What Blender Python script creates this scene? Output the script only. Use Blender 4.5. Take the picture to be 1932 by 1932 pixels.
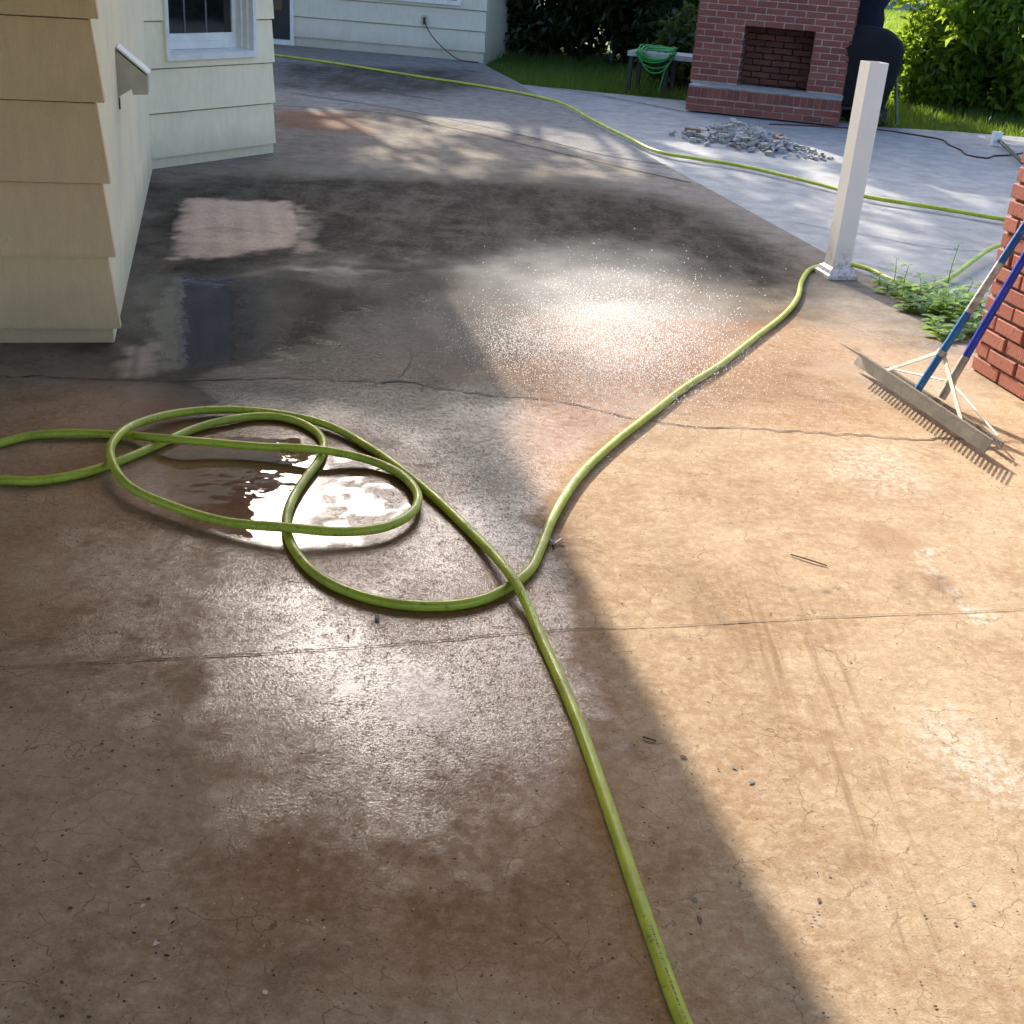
import bpy, math, random
import numpy as np
from mathutils import Vector, Matrix, noise as mnoise
R_ = random.Random(7)
rng = np.random.default_rng(11)
scene = bpy.context.scene
for o in list(bpy.data.objects): bpy.data.objects.remove(o)

# ------------------------------------------------------------------ camera, sky, sun, exposure
H = 1.6                      # eye height
FOC = 2294. / 1932.          # focal length in picture widths
_up = np.array([364., 4848., 2294.]); _up /= np.linalg.norm(_up)
_f = np.array([0, 0, -1.]); _y = _f - _up * _f.dot(_up); _y /= np.linalg.norm(_y); _x = np.cross(_y, _up)
RC = np.array([_x, _y, _up])
cam = bpy.data.cameras.new('camera'); camo = bpy.data.objects.new('camera', cam); scene.collection.objects.link(camo)
cam.sensor_width = 36; cam.lens = 36 * FOC; cam.clip_start = .05; cam.clip_end = 500
camo.matrix_world = Matrix.Translation((0, 0, H)) @ Matrix(RC.tolist()).to_4x4()
scene.camera = camo

SUN_EL = math.radians(25.9); SUN_H = Vector((-.36, .933)).normalized()
SUN = Vector((SUN_H.x * math.cos(SUN_EL), SUN_H.y * math.cos(SUN_EL), math.sin(SUN_EL)))
w = bpy.data.worlds.new('World'); scene.world = w; w.use_nodes = True
nt = w.node_tree; bg = nt.nodes['Background']
sky = nt.nodes.new('ShaderNodeTexSky'); sky.sky_type = 'NISHITA'; sky.sun_disc = False
sky.sun_elevation = SUN_EL; sky.sun_rotation = math.atan2(SUN_H.x, SUN_H.y)
sky.air_density = .8; sky.dust_density = 4.0; sky.ozone_density = 2.5
nt.links.new(sky.outputs[0], bg.inputs[0]); bg.inputs[1].default_value = .15
sl = bpy.data.lights.new('sun', 'SUN'); sl.energy = 2.75; sl.angle = math.radians(.53); sl.color = (1, .91, .78)
so = bpy.data.objects.new('sun', sl); scene.collection.objects.link(so)
so.rotation_euler = SUN.to_track_quat('Z', 'Y').to_euler()
scene.view_settings.view_transform = 'Standard'; scene.view_settings.look = 'None'
scene.view_settings.exposure = 1.85; scene.view_settings.gamma = 1
scene.cycles.use_denoising = True
scene.cycles.max_bounces = 6; scene.cycles.diffuse_bounces = 3; scene.cycles.glossy_bounces = 3; scene.cycles.transparent_max_bounces = 6; scene.cycles.use_adaptive_sampling = True; scene.cycles.adaptive_threshold = .02; scene.cycles.volume_bounces = 1; scene.cycles.sample_clamp_indirect = 8

# ------------------------------------------------------------------ helpers
def ray(px, py):             # px, py measured on the photograph scaled to 1932 pixels
    return RC @ np.array([(px - 966) / 2294., -(py - 966) / 2294., -1.])
def g(px, py, z=0.):
    r = ray(px, py); t = (z - H) / r[2]; return Vector((r[0] * t, r[1] * t, z))
def vh(px, py, b):
    r = ray(px, py); t = (r[0] * b[0] + r[1] * b[1]) / (r[0] ** 2 + r[1] ** 2); return H + t * r[2]
def on_plane(px, py, A, B):
    A = np.array(A[:2]); B = np.array(B[:2]); t = B - A; t = t / np.linalg.norm(t); r = ray(px, py)
    n = np.array([-t[1], t[0]]); k = n.dot(A) / n.dot(r[:2]); p = r[:2] * k
    return float(np.dot(p - A, t)), float(H + k * r[2])
TH = math.atan2(.25, .968)
NN = Vector((math.cos(TH), math.sin(TH), 0)); DD = Vector((-math.sin(TH), math.cos(TH), 0)); UZ = Vector((0, 0, 1))
def P(u, v, z=0.): return NN * u + DD * v + UZ * z

class MB:
    def __init__(s): s.v = []; s.f = []; s.sm = []
    def add(s, vs, fs, smooth=False):
        b = len(s.v); s.v += [tuple(x) for x in vs]; s.f += [tuple(i + b for i in f) for f in fs]; s.sm += [smooth] * len(fs)
    def box8(s, c):          # 8 corners, bottom ring then top ring
        s.add(c, [(3, 2, 1, 0), (4, 5, 6, 7), (0, 1, 5, 4), (1, 2, 6, 5), (2, 3, 7, 6), (3, 0, 4, 7)])
    def box(s, o, a, b, c):  # origin corner and three edge vectors
        o, a, b, c = map(Vector, (o, a, b, c)); s.box8([o, o + a, o + a + b, o + b, o + c, o + a + c, o + a + b + c, o + b + c])
    def cbox(s, c, a, b, cc):
        c, a, b, cc = map(Vector, (c, a, b, cc)); s.box(c - a / 2 - b / 2 - cc / 2, a, b, cc)
    def bar(s, p, q, wd, ht, side=None):
        p, q = Vector(p), Vector(q); d = (q - p).normalized(); sd = Vector(side) if side else d.cross(UZ)
        if sd.length < 1e-4: sd = Vector((1, 0, 0))
        sd = (sd - d * sd.dot(d)).normalized(); n = sd.cross(d)
        s.box(p - sd * wd / 2 - n * ht / 2, q - p, sd * wd, n * ht)
    def tube(s, pts, r, n=10, cap=True, smooth=True):
        pts = [Vector(p) for p in pts]; rs = r if hasattr(r, '__len__') else [r] * len(pts)
        vs = []; fs = []; prev = None
        for i, p in enumerate(pts):
            t = (pts[min(i + 1, len(pts) - 1)] - pts[max(i - 1, 0)]).normalized()
            if prev is None: prev = t.cross(Vector((.13, .21, .97)));  prev = prev.normalized() if prev.length > 1e-3 else Vector((1, 0, 0))
            a = (prev - t * prev.dot(t)).normalized(); prev = a; b = t.cross(a)
            for k in range(n):
                an = 2 * math.pi * k / n; vs.append(p + (a * math.cos(an) + b * math.sin(an)) * rs[i])
        for i in range(len(pts) - 1):
            for k in range(n):
                fs.append((i * n + k, i * n + (k + 1) % n, (i + 1) * n + (k + 1) % n, (i + 1) * n + k))
        s.add(vs, fs, smooth)
        if cap: s.add([vs[k] for k in range(n)], [tuple(range(n))[::-1]]); s.add(vs[-n:], [tuple(range(n))])
    def prism(s, prof, e):   # closed profile (3D points) swept by e
        n = len(prof); e = Vector(e); vs = [Vector(p) for p in prof] + [Vector(p) + e for p in prof]
        s.add(vs, [tuple(range(n))[::-1], tuple(range(n, 2 * n))] + [(k, (k + 1) % n, n + (k + 1) % n, n + k) for k in range(n)])
    def loft(s, rings, smooth=True, cap=True):
        n = len(rings[0]); vs = [p for r in rings for p in r]; fs = []
        for i in range(len(rings) - 1):
            for k in range(n): fs.append((i * n + k, i * n + (k + 1) % n, (i + 1) * n + (k + 1) % n, (i + 1) * n + k))
        s.add(vs, fs, smooth)
        if cap: s.add(rings[0], [tuple(range(n))[::-1]], smooth); s.add(rings[-1], [tuple(range(n))], smooth)
    def build(s, name, m, parent=None, origin=None, recalc=True):
        me = bpy.data.meshes.new(name)
        org = Vector(origin) if origin is not None else Vector((0, 0, 0))
        me.from_pydata([tuple(Vector(v) - org) for v in s.v], [], s.f)
        me.polygons.foreach_set('use_smooth', s.sm); me.materials.append(m)
        o = bpy.data.objects.new(name, me); scene.collection.objects.link(o)
        if recalc:
            import bmesh
            bm = bmesh.new(); bm.from_mesh(me); bmesh.ops.recalc_face_normals(bm, faces=bm.faces); bm.to_mesh(me); bm.free()
        o.location = org
        if parent: o.parent = parent; o.location = org - parent_loc(parent)
        return o
def parent_loc(p):
    l = Vector(p.location)
    while p.parent: p = p.parent; l += Vector(p.location)
    return l
def np_mesh(name, V, F, m, parent=None, smooth=False):     # F: (n,k) int array
    me = bpy.data.meshes.new(name); V = np.asarray(V, np.float32); F = np.asarray(F, np.int32); k = F.shape[1]
    me.vertices.add(len(V)); me.vertices.foreach_set('co', V.ravel())
    me.loops.add(F.size); me.loops.foreach_set('vertex_index', F.ravel())
    me.polygons.add(len(F)); me.polygons.foreach_set('loop_start', np.arange(len(F), dtype=np.int32) * k)
    me.polygons.foreach_set('loop_total', np.full(len(F), k, np.int32))
    me.polygons.foreach_set('use_smooth', np.full(len(F), smooth)); me.update(calc_edges=True); me.validate()
    me.materials.append(m); o = bpy.data.objects.new(name, me); scene.collection.objects.link(o)
    if parent: o.parent = parent; o.location = -parent_loc(parent)
    return o
def tag(o, label=None, cat=None, group=None, kind=None):
    for k, v in (('label', label), ('category', cat), ('group', group), ('kind', kind)):
        if v: o[k] = v
    return o
def thing(name, label, cat, loc=(0, 0, 0), group=None):
    o = bpy.data.objects.new(name, None); scene.collection.objects.link(o); o.location = loc; o.empty_display_size = .1
    return tag(o, label, cat, group)
def spline(pts, step=.03):
    pts = [Vector(p) for p in pts]; out = []
    for i in range(len(pts) - 1):
        p0 = pts[max(i - 1, 0)]; p1 = pts[i]; p2 = pts[i + 1]; p3 = pts[min(i + 2, len(pts) - 1)]
        t0 = 0; t1 = max((p1 - p0).length, 1e-4) ** .5; t2 = t1 + max((p2 - p1).length, 1e-4) ** .5; t3 = t2 + max((p3 - p2).length, 1e-4) ** .5
        if i == 0: p0 = p1 - (p2 - p1); t1 = max((p1 - p0).length, 1e-4) ** .5; t2 = t1 * 2; t3 = t2 + max((p3 - p2).length, 1e-4) ** .5
        if i == len(pts) - 2: p3 = p2 + (p2 - p1); t3 = t2 + (p3 - p2).length ** .5
        n = max(2, int((p2 - p1).length / step))
        for k in range(n):
            t = t1 + (t2 - t1) * k / n
            A1 = p0 * ((t1 - t) / (t1 - t0)) + p1 * ((t - t0) / (t1 - t0)); A2 = p1 * ((t2 - t) / (t2 - t1)) + p2 * ((t - t1) / (t2 - t1)); A3 = p2 * ((t3 - t) / (t3 - t2)) + p3 * ((t - t2) / (t3 - t2))
            B1 = A1 * ((t2 - t) / (t2 - t0)) + A2 * ((t - t0) / (t2 - t0)); B2 = A2 * ((t3 - t) / (t3 - t1)) + A3 * ((t - t1) / (t3 - t1))
            out.append(B1 * ((t2 - t) / (t2 - t1)) + B2 * ((t - t1) / (t2 - t1)))
    out.append(pts[-1]); return out

# ------------------------------------------------------------------ materials
class M:
    def __init__(s, name):
        s.m = bpy.data.materials.new(name); s.m.use_nodes = True; s.t = s.m.node_tree; s.b = s.t.nodes['Principled BSDF']
        s._tc = None
    def n(s, typ, **kw):
        x = s.t.nodes.new(typ)
        for k, v in kw.items(): setattr(x, k, v)
        return x
    def put(s, sock, val):
        if isinstance(val, bpy.types.NodeSocket): s.t.links.new(val, sock)
        elif isinstance(val, (tuple, list)): sock.default_value = tuple(val) + ((1,) if len(val) == 3 and len(sock.default_value) == 4 else ())
        else: sock.default_value = val
    def co(s, scale=(1, 1, 1), rot=(0, 0, 0)):
        if not s._tc: s._tc = s.n('ShaderNodeTexCoord').outputs['Object']
        mp = s.n('ShaderNodeMapping'); s.put(mp.inputs[0], s._tc); mp.inputs['Scale'].default_value = scale; mp.inputs['Rotation'].default_value = rot
        return mp.outputs[0]
    def noise(s, scale, detail=4, rough=.6, vec=None, dist=0):
        x = s.n('ShaderNodeTexNoise'); x.inputs['Scale'].default_value = scale; x.inputs['Detail'].default_value = detail
        x.inputs['Roughness'].default_value = rough; x.inputs['Distortion'].default_value = dist
        s.put(x.inputs['Vector'], vec if vec is not None else s.co()); return x.outputs[0]
    def vor(s, scale, feature='F1', vec=None, rnd=1):
        x = s.n('ShaderNodeTexVoronoi', feature=feature); x.inputs['Scale'].default_value = scale; x.inputs['Randomness'].default_value = rnd
        s.put(x.inputs['Vector'], vec if vec is not None else s.co()); return x.outputs[0]
    def ramp(s, fac, a, b, ca=0., cb=1.):
        x = s.n('ShaderNodeMapRange'); x.interpolation_type = 'SMOOTHSTEP'; s.put(x.inputs[0], fac)
        for i, v in zip((1, 2, 3, 4), (a, b, ca, cb)): s.put(x.inputs[i], v)
        return x.outputs[0]
    def mix(s, f, a, b, mode='MIX'):
        x = s.n('ShaderNodeMix', data_type='RGBA', blend_type=mode); s.put(x.inputs[0], f); s.put(x.inputs[6], a); s.put(x.inputs[7], b); return x.outputs[2]
    def math(s, op, a, b=0.):
        x = s.n('ShaderNodeMath', operation=op); s.put(x.inputs[0], a); s.put(x.inputs[1], b); return x.outputs[0]
    def rnd(s): return s.n('ShaderNodeNewGeometry').outputs['Random Per Island']
    def attr(s, name):
        a = s.n('ShaderNodeAttribute', attribute_name=name); sp = s.n('ShaderNodeSeparateColor'); s.t.links.new(a.outputs['Color'], sp.inputs[0])
        return sp.outputs[0], sp.outputs[1], sp.outputs[2], a.outputs['Alpha']
    def bump(s, h, strength=.3, dist=.01, prev=None):
        x = s.n('ShaderNodeBump'); s.put(x.inputs['Strength'], strength); x.inputs['Distance'].default_value = dist; s.put(x.inputs['Height'], h)
        if prev is not None: s.put(x.inputs['Normal'], prev)
        return x.outputs[0]
    def set(s, **kw):
        nm = dict(color='Base Color', rough='Roughness', metal='Metallic', normal='Normal', spec='Specular IOR Level', coat='Coat Weight', ior='IOR')
        for k, v in kw.items(): s.put(s.b.inputs[nm[k]], v)
        return s.m
def simple(name, col, rough=.6, var=.25, sc=6, bump=0., bsc=60, metal=0.):
    m = M(name); n = m.noise(sc, 5); dark = tuple(c * (1 - var) for c in col); lite = tuple(min(1, c * (1 + var * .6)) for c in col)
    kw = dict(color=m.mix(m.ramp(n, .3, .7), dark, lite), rough=rough, metal=metal)
    if bump: kw['normal'] = m.bump(m.noise(bsc, 4), bump, .004)
    return m.set(**kw)

def siding_mat(name, col, stain=(.32, .26, .16), amt=.35, grain=.35):
    m = M(name); big = m.noise(1.7, 5, .65); fine = m.noise(26, 4, .6, m.co((1, 1, .25)))
    c = m.mix(m.ramp(big, .42, .75, 0, amt), col, stain)
    c = m.mix(m.ramp(fine, .35, .75, 0, .28), c, tuple(k * .72 for k in col))
    nl = m.vor(3.45, 'F1', m.co((.8, .8, 1)), 0.); c = m.mix(m.ramp(nl, .012, .020, .35, 0), c, (.25, .2, .14))
    sp = m.noise(95, 2, .5); c = m.mix(m.ramp(sp, .74, .80, 0, .5), c, (.12, .10, .07))
    z = m.n('ShaderNodeSeparateXYZ'); m.put(z.inputs[0], m.co())
    low = m.ramp(m.math('ADD', z.outputs[2], m.math('MULTIPLY', m.noise(5, 4), .25)), .12, .42, .35, 0)
    c = m.mix(low, c, (.22, .20, .12))
    h = m.math('ADD', m.noise(70, 5, .7, m.co((1, 1, .3))), m.math('MULTIPLY', m.noise(210, 2, .6), .5))
    return m.set(color=c, rough=.62, normal=m.bump(h, grain, .006))
MAT = {}
MAT['siding_front'] = siding_mat('siding_front', (.88, .60, .33), stain=(.50, .36, .20), amt=.35, grain=1.)  # orange tint carries warm bounce off the floor; the boards are cream
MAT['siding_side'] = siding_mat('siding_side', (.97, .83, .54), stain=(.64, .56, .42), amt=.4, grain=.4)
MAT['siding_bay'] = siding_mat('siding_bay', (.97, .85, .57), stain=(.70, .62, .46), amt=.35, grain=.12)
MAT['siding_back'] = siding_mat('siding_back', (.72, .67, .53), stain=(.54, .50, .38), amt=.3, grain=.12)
MAT['trim'] = simple('white_trim', (.78, .77, .72), .45, .1, 9, .1)
MAT['soffit'] = simple('soffit', (.27, .20, .13), .7, .2)
MAT['roof'] = simple('roof_shingle', (.10, .09, .08), .9, .4, 14, .4, 30)
MAT['dark'] = simple('dark_room', (.02, .02, .022), .8, .3)
MAT['door_paint'] = simple('door_paint', (.012, .014, .022), .35, .3)
m = M('window_glass'); MAT['glass'] = m.set(color=(.008, .009, .011), rough=.03, spec=.9, normal=m.bump(m.noise(2.2, 2), .05, .02))
MAT['hood'] = simple('hood_metal', (.50, .47, .38), .5, .12, 12, .1)

# floor slab: stained concrete, wet in places; shade tones are painted into its colour
m = M('stained_concrete')
wet, dirt_shade, tan, pool = m.attr('mask_a'); pale, red, newc, scuff = m.attr('mask_b')
n1 = m.noise(1.3, 6, .62); n2 = m.noise(7, 6, .7); n3 = m.noise(38, 5, .7); n4 = m.noise(150, 3, .6)
st = m.noise(3.0, 6, .68, m.co((1, .35, 1), (0, 0, -TH)))
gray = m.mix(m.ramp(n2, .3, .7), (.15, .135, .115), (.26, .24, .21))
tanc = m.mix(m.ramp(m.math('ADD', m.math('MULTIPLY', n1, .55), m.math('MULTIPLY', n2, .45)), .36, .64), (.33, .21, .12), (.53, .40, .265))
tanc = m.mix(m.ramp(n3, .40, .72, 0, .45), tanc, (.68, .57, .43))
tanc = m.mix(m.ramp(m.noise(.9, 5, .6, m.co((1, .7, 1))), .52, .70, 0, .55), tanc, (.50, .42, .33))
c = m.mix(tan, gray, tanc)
c = m.mix(newc, c, m.mix(m.ramp(n2, .3, .7), (.21, .21, .205), (.33, .325, .315)))
mil_shade = m.math('MULTIPLY', dirt_shade, m.ramp(m.math('ADD', m.math('MULTIPLY', st, .6), m.math('MULTIPLY', n3, .4)), .36, .60, .52, 1.))
c = m.mix(mil_shade, c, m.mix(m.ramp(n2, .35, .65), (.011, .009, .007), (.046, .036, .024)))  # near-black mildew colour, lowered further to deepen the slab's shade
c = m.mix(m.math('MULTIPLY', red, m.ramp(n3, .3, .6, .3, 1.)), c, (.22, .085, .045))
c = m.mix(pale, c, m.mix(m.ramp(n3, .3, .7), (.56, .40, .29), (.70, .54, .41)))
c = m.mix(m.math('MULTIPLY', scuff, m.ramp(n3, .35, .65)), c, (.70, .66, .59))
blot = m.ramp(m.noise(2.6, 7, .75, m.co(), .6), .54, .70, 0, .5)
c = m.mix(blot, c, (.13, .085, .05))
c = m.mix(m.ramp(n4, .35, .70, 0, .32), c, m.mix(1., c, (.55, .50, .45), 'MULTIPLY')); pit = m.ramp(m.noise(85, 3, .55), .64, .72, 0, .65); c = m.mix(pit, c, (.055, .038, .025))
vd = m.n('ShaderNodeMix', data_type='RGBA', blend_type='LINEAR_LIGHT'); vd.inputs[0].default_value = .06
m.put(vd.inputs[6], m.co()); nz = m.n('ShaderNodeTexNoise'); nz.inputs['Scale'].default_value = 9; nz.inputs['Detail'].default_value = 5; m.put(nz.inputs['Vector'], m.co()); m.put(vd.inputs[7], nz.outputs[1])
hair = m.ramp(m.vor(11, 'DISTANCE_TO_EDGE', vd.outputs[2]), .0, .023, .58, 0)
hair = m.math('MULTIPLY', hair, m.ramp(n2, .45, .6)); c = m.mix(hair, c, (.10, .06, .035))
c = m.mix(m.math('MULTIPLY', wet, .85), c, m.mix(1., c, m.mix(m.ramp(tan, .3, .9), (.40, .39, .37), (.54, .29, .14)), 'MULTIPLY'))  # wet darkening; the orange tint stands in for warm bounce in the shade
stk, flm = m.attr('mask_c')[:2]
sa = m.noise(1., 4, .6, m.co((34, 1.3, 1), (0, 0, -math.atan2(g(1850, 1900).y - g(1440, 1080).y, g(1850, 1900).x - g(1440, 1080).x) + math.pi / 2)))
c = m.mix(m.math('MULTIPLY', stk, m.ramp(sa, .46, .72, 0, .8)), c, (.25, .16, .09))
gl = m.noise(48, 6, .74, m.co((1, .8, 1), (0, 0, -TH))); gl2 = m.noise(190, 3, .7); bigw = m.noise(4.5, 3, .5)
hb = m.math('ADD', m.math('ADD', gl, m.math('MULTIPLY', gl2, .4)), m.math('MULTIPLY', n2, 1.2))
film = m.ramp(m.math('ADD', flm, m.math('MULTIPLY', m.math('SUBTRACT', n2, .5), .9)), .22, .75)
film = m.math('MAXIMUM', m.math('MULTIPLY', film, m.math('SUBTRACT', 1., m.math('MULTIPLY', dirt_shade, .80))), pool)
npool = m.math('SUBTRACT', 1., pool)
nb = m.bump(hb, m.math('MULTIPLY', npool, .34), .008)
cw = m.math('ADD', m.math('MULTIPLY', m.vor(170, 'SMOOTH_F1'), .5), m.math('ADD', m.math('MULTIPLY', m.noise(120, 5, .75), .9), m.math('MULTIPLY', gl2, .2)))
nc1 = m.bump(cw, m.math('MULTIPLY', npool, m.math('ADD', .08, m.math('MULTIPLY', m.ramp(n1, .35, .65), .20))), .008)
ncoat = m.bump(bigw, m.math('ADD', m.math('MULTIPLY', pool, .05), .02), .05, nc1)
m.put(m.b.inputs['Coat Weight'], m.math('MULTIPLY', film, m.math('MAXIMUM', pool, m.ramp(m.math('ADD', m.noise(130, 4, .75), m.math('MULTIPLY', m.math('SUBTRACT', n3, .5), .6)), .36, .55, .15, 1)))); m.put(m.b.inputs['Coat Roughness'], m.math('ADD', .02, m.math('MULTIPLY', npool, .055)))
m.put(m.b.inputs['Coat IOR'], 1.52); m.put(m.b.inputs['Coat Normal'], ncoat)
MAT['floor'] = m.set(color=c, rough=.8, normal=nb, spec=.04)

m = M('pavement_concrete'); n2 = m.noise(5, 7, .7); n1 = m.noise(1.1, 5, .6, m.co((1, .5, 1)))
c = m.mix(m.ramp(n2, .3, .7), (.21, .215, .215), (.34, .34, .33)); c = m.mix(m.ramp(n1, .5, .72, 0, .5), c, (.20, .19, .175))
c = m.mix(m.ramp(m.noise(60, 3), .68, .76, 0, .5), c, (.08, .075, .07))
MAT['pavement'] = m.set(color=c, rough=.75, normal=m.bump(m.noise(45, 5, .7), .35, .006))
m = M('lawn_ground'); MAT['ground'] = m.set(color=m.mix(m.ramp(m.noise(1.5, 6, .7), .35, .65), (.045, .085, .018), (.10, .17, .03)), rough=.9)
MAT['soil'] = simple('soil', (.055, .042, .03), .95, .5, 14, .6, 40)
MAT['crack'] = simple('crack_dirt', (.018, .014, .011), .8, .4, 30)
MAT['joint'] = simple('joint_dirt', (.26, .175, .10), .8, .5, 12)
MAT['spot_dark'] = simple('dark_spot', (.075, .045, .028), .9, .5, 40)
MAT['spot_gray'] = simple('gray_paint_drip', (.17, .165, .16), .6, .3, 40)
MAT['spot_pale'] = simple('pale_fleck', (.62, .56, .45), .7, .2, 40)
MAT['spot_rust'] = simple('rust_spot', (.36, .17, .035), .7, .4, 40)
MAT['spot_red'] = simple('red_spot', (.20, .05, .035), .7, .4, 40)

def brick_mat(name, a, b, c3):
    m = M(name); r = m.rnd(); n = m.noise(22, 5, .7)
    c = m.mix(m.ramp(r, 0, 1), a, b); c = m.mix(m.ramp(n, .4, .7, 0, .5), c, c3)
    c = m.mix(m.ramp(m.noise(90, 3, .6), .62, .75, 0, .5), c, tuple(k * .45 for k in a))
    return m.set(color=c, rough=.85, normal=m.bump(m.math('ADD', m.noise(60, 5, .7), m.math('MULTIPLY', m.noise(25, 2, .5, m.co((4, 4, .6))), .6)), .55, .006))
MAT['brick'] = brick_mat('chimney_brick', (.19, .050, .036), (.27, .080, .052), (.16, .06, .05))
MAT['brick_near'] = brick_mat('pier_brick', (.40, .125, .085), (.47, .18, .12), (.36, .15, .11))
MAT['mortar'] = simple('mortar', (.52, .42, .36), .95, .25, 18, .5, 60)
MAT['mortar_near'] = simple('mortar_tan', (.30, .24, .17), .95, .25, 18, .6, 60)
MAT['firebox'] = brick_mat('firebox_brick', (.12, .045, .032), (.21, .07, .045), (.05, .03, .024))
MAT['cap'] = simple('ledge_stone', (.30, .285, .27), .8, .25, 9, .3)

def hose_mat(name, col, dark):
    m = M(name); n = m.noise(7, 5, .7); f = m.noise(45, 4, .7)
    c = m.mix(m.ramp(n, .35, .68, 0, .9), col, dark); c = m.mix(m.ramp(f, .58, .70, 0, .75), c, tuple(k * .35 for k in dark))
    return m.set(color=c, rough=m.ramp(n, .3, .7, .28, .5), normal=m.bump(m.noise(160, 3), .18, .002), spec=.5)
MAT['hose'] = hose_mat('lime_hose', (.50, .56, .045), (.32, .38, .03))
MAT['coil'] = hose_mat('green_coil', (.02, .30, .05), (.015, .20, .04))
m = M('white_vinyl'); z = m.n('ShaderNodeSeparateXYZ'); m.put(z.inputs[0], m.co())
low = m.ramp(m.math('ADD', z.outputs[2], m.math('MULTIPLY', m.noise(9, 5, .7), .22)), .14, .32, .55, 0)
c = m.mix(m.ramp(m.noise(3, 4), .4, .7, 0, .25), (.80, .76, .71), (.66, .60, .54)); c = m.mix(m.math('MULTIPLY', low, m.ramp(m.noise(26, 5, .75), .45, .62)), c, (.20, .12, .07))
c = m.mix(m.ramp(m.noise(45, 4, .7), .70, .76, 0, .5), c, (.3, .24, .2))
MAT['vinyl'] = m.set(color=c, rough=.38)
MAT['alu'] = simple('weathered_aluminium', (.22, .19, .15), .55, .3, 14, .15, 90, .1)
MAT['alu_white'] = simple('dull_aluminium', (.48, .44, .37), .5, .25, 14, .15, 90, .35)
m = M('worn_blue_paint'); n = m.noise(9, 6, .75, m.co((1, 1, .35)))
c = m.mix(m.ramp(n, .40, .6, 0, .7), (.012, .085, .36), (.02, .20, .42)); c = m.mix(m.ramp(m.noise(30, 5, .8), .60, .66, 0, .9), c, (.5, .48, .42))
MAT['blue_worn'] = m.set(color=c, rough=.4)
m = M('blue_paint'); c = m.mix(m.ramp(m.noise(16, 4), .3, .7), (.012, .03, .36), (.03, .06, .50)); c = m.mix(m.ramp(m.noise(40, 4, .7), .70, .75, 0, .8), c, (.5, .48, .45))
MAT['blue'] = m.set(color=c, rough=.32)
MAT['worn_white'] = simple('bare_worn_handle', (.52, .47, .42), .5, .5, 40, .3)
MAT['black_fabric'] = simple('black_cover_fabric', (.004, .004, .005), .95, .3, 7, .5, 18)
MAT['navy_fabric'] = simple('navy_cover_fabric', (.004, .006, .018), .95, .3, 7, .5, 12)
MAT['black'] = simple('black_plastic', (.012, .012, .012), .45, .3)
MAT['gray_metal'] = simple('gray_metal', (.09, .10, .09), .5, .2)
MAT['table_top'] = simple('grey_table_top', (.36, .36, .36), .6, .2, 8, .1)
MAT['table_leg'] = simple('dark_table_leg', (.025, .022, .02), .5, .3)
MAT['cord'] = simple('dark_red_cord', (.10, .022, .02), .5, .3)
MAT['rubble'] = None
m = M('rubble_chunks'); r = m.rnd(); c = m.mix(m.ramp(r, .0, 1.), (.28, .27, .25), (.44, .43, .40)); c = m.mix(m.ramp(r, .93, .95), c, (.24, .14, .10)); c = m.mix(m.ramp(m.noise(30, 5, .7), .5, .7, 0, .6), c, (.14, .12, .10))
MAT['rubble'] = m.set(color=c, rough=.9, normal=m.bump(m.noise(50, 5, .7), .5, .01))
MAT['wood'] = simple('raw_wood', (.28, .17, .09), .8, .3, 12)
MAT['twig'] = simple('dry_twig', (.10, .06, .035), .8, .4)
MAT['bark'] = simple('bark', (.07, .052, .038), .95, .5, 8, .8, 30)
MAT['steel'] = simple('dark_steel', (.12, .10, .09), .4, .3, 30, 0, 60, .7)
MAT['pot_white'] = simple('white_pot', (.7, .7, .68), .5, .1); MAT['pot_clay'] = simple('clay_pot', (.45, .30, .24), .7, .2)
MAT['far_wall'] = simple('pale_wall', (.45, .45, .46), .8, .2, 3)

def leaf_mat(name, a, b, tr=.5):
    m = M(name); r = m.rnd(); c = m.mix(m.ramp(r, 0, 1), a, b)
    m.set(color=c, rough=.42, spec=.4)
    t = m.n('ShaderNodeBsdfTranslucent'); m.put(t.inputs[0], m.mix(.5, c, (.45, .62, .04)) if tr else c)
    x = m.n('ShaderNodeMixShader'); x.inputs[0].default_value = tr
    m.t.links.new(m.b.outputs[0], x.inputs[1]); m.t.links.new(t.outputs[0], x.inputs[2]); m.t.links.new(x.outputs[0], m.t.nodes['Material Output'].inputs[0]); return m.m
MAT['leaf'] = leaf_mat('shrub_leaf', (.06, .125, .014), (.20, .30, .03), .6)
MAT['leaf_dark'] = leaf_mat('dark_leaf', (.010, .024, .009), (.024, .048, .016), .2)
MAT['leaf_tree'] = leaf_mat('tree_leaf', (.03, .06, .015), (.06, .11, .025), .3)
MAT['leaf_plant'] = leaf_mat('seedling_leaf', (.09, .19, .05), (.24, .38, .05), .35)
MAT['blade'] = leaf_mat('grass_blade', (.026, .062, .011), (.075, .145, .022), .45)

# ------------------------------------------------------------------ ground and paving
mb = MB(); S = 250
mb.add([(-S, -S, -.09), (S, -S, -.09), (S, S, -.09), (-S, S, -.09)], [(0, 1, 2, 3)])
tag(mb.build('ground', MAT['ground'], recalc=False), kind='structure')

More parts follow.
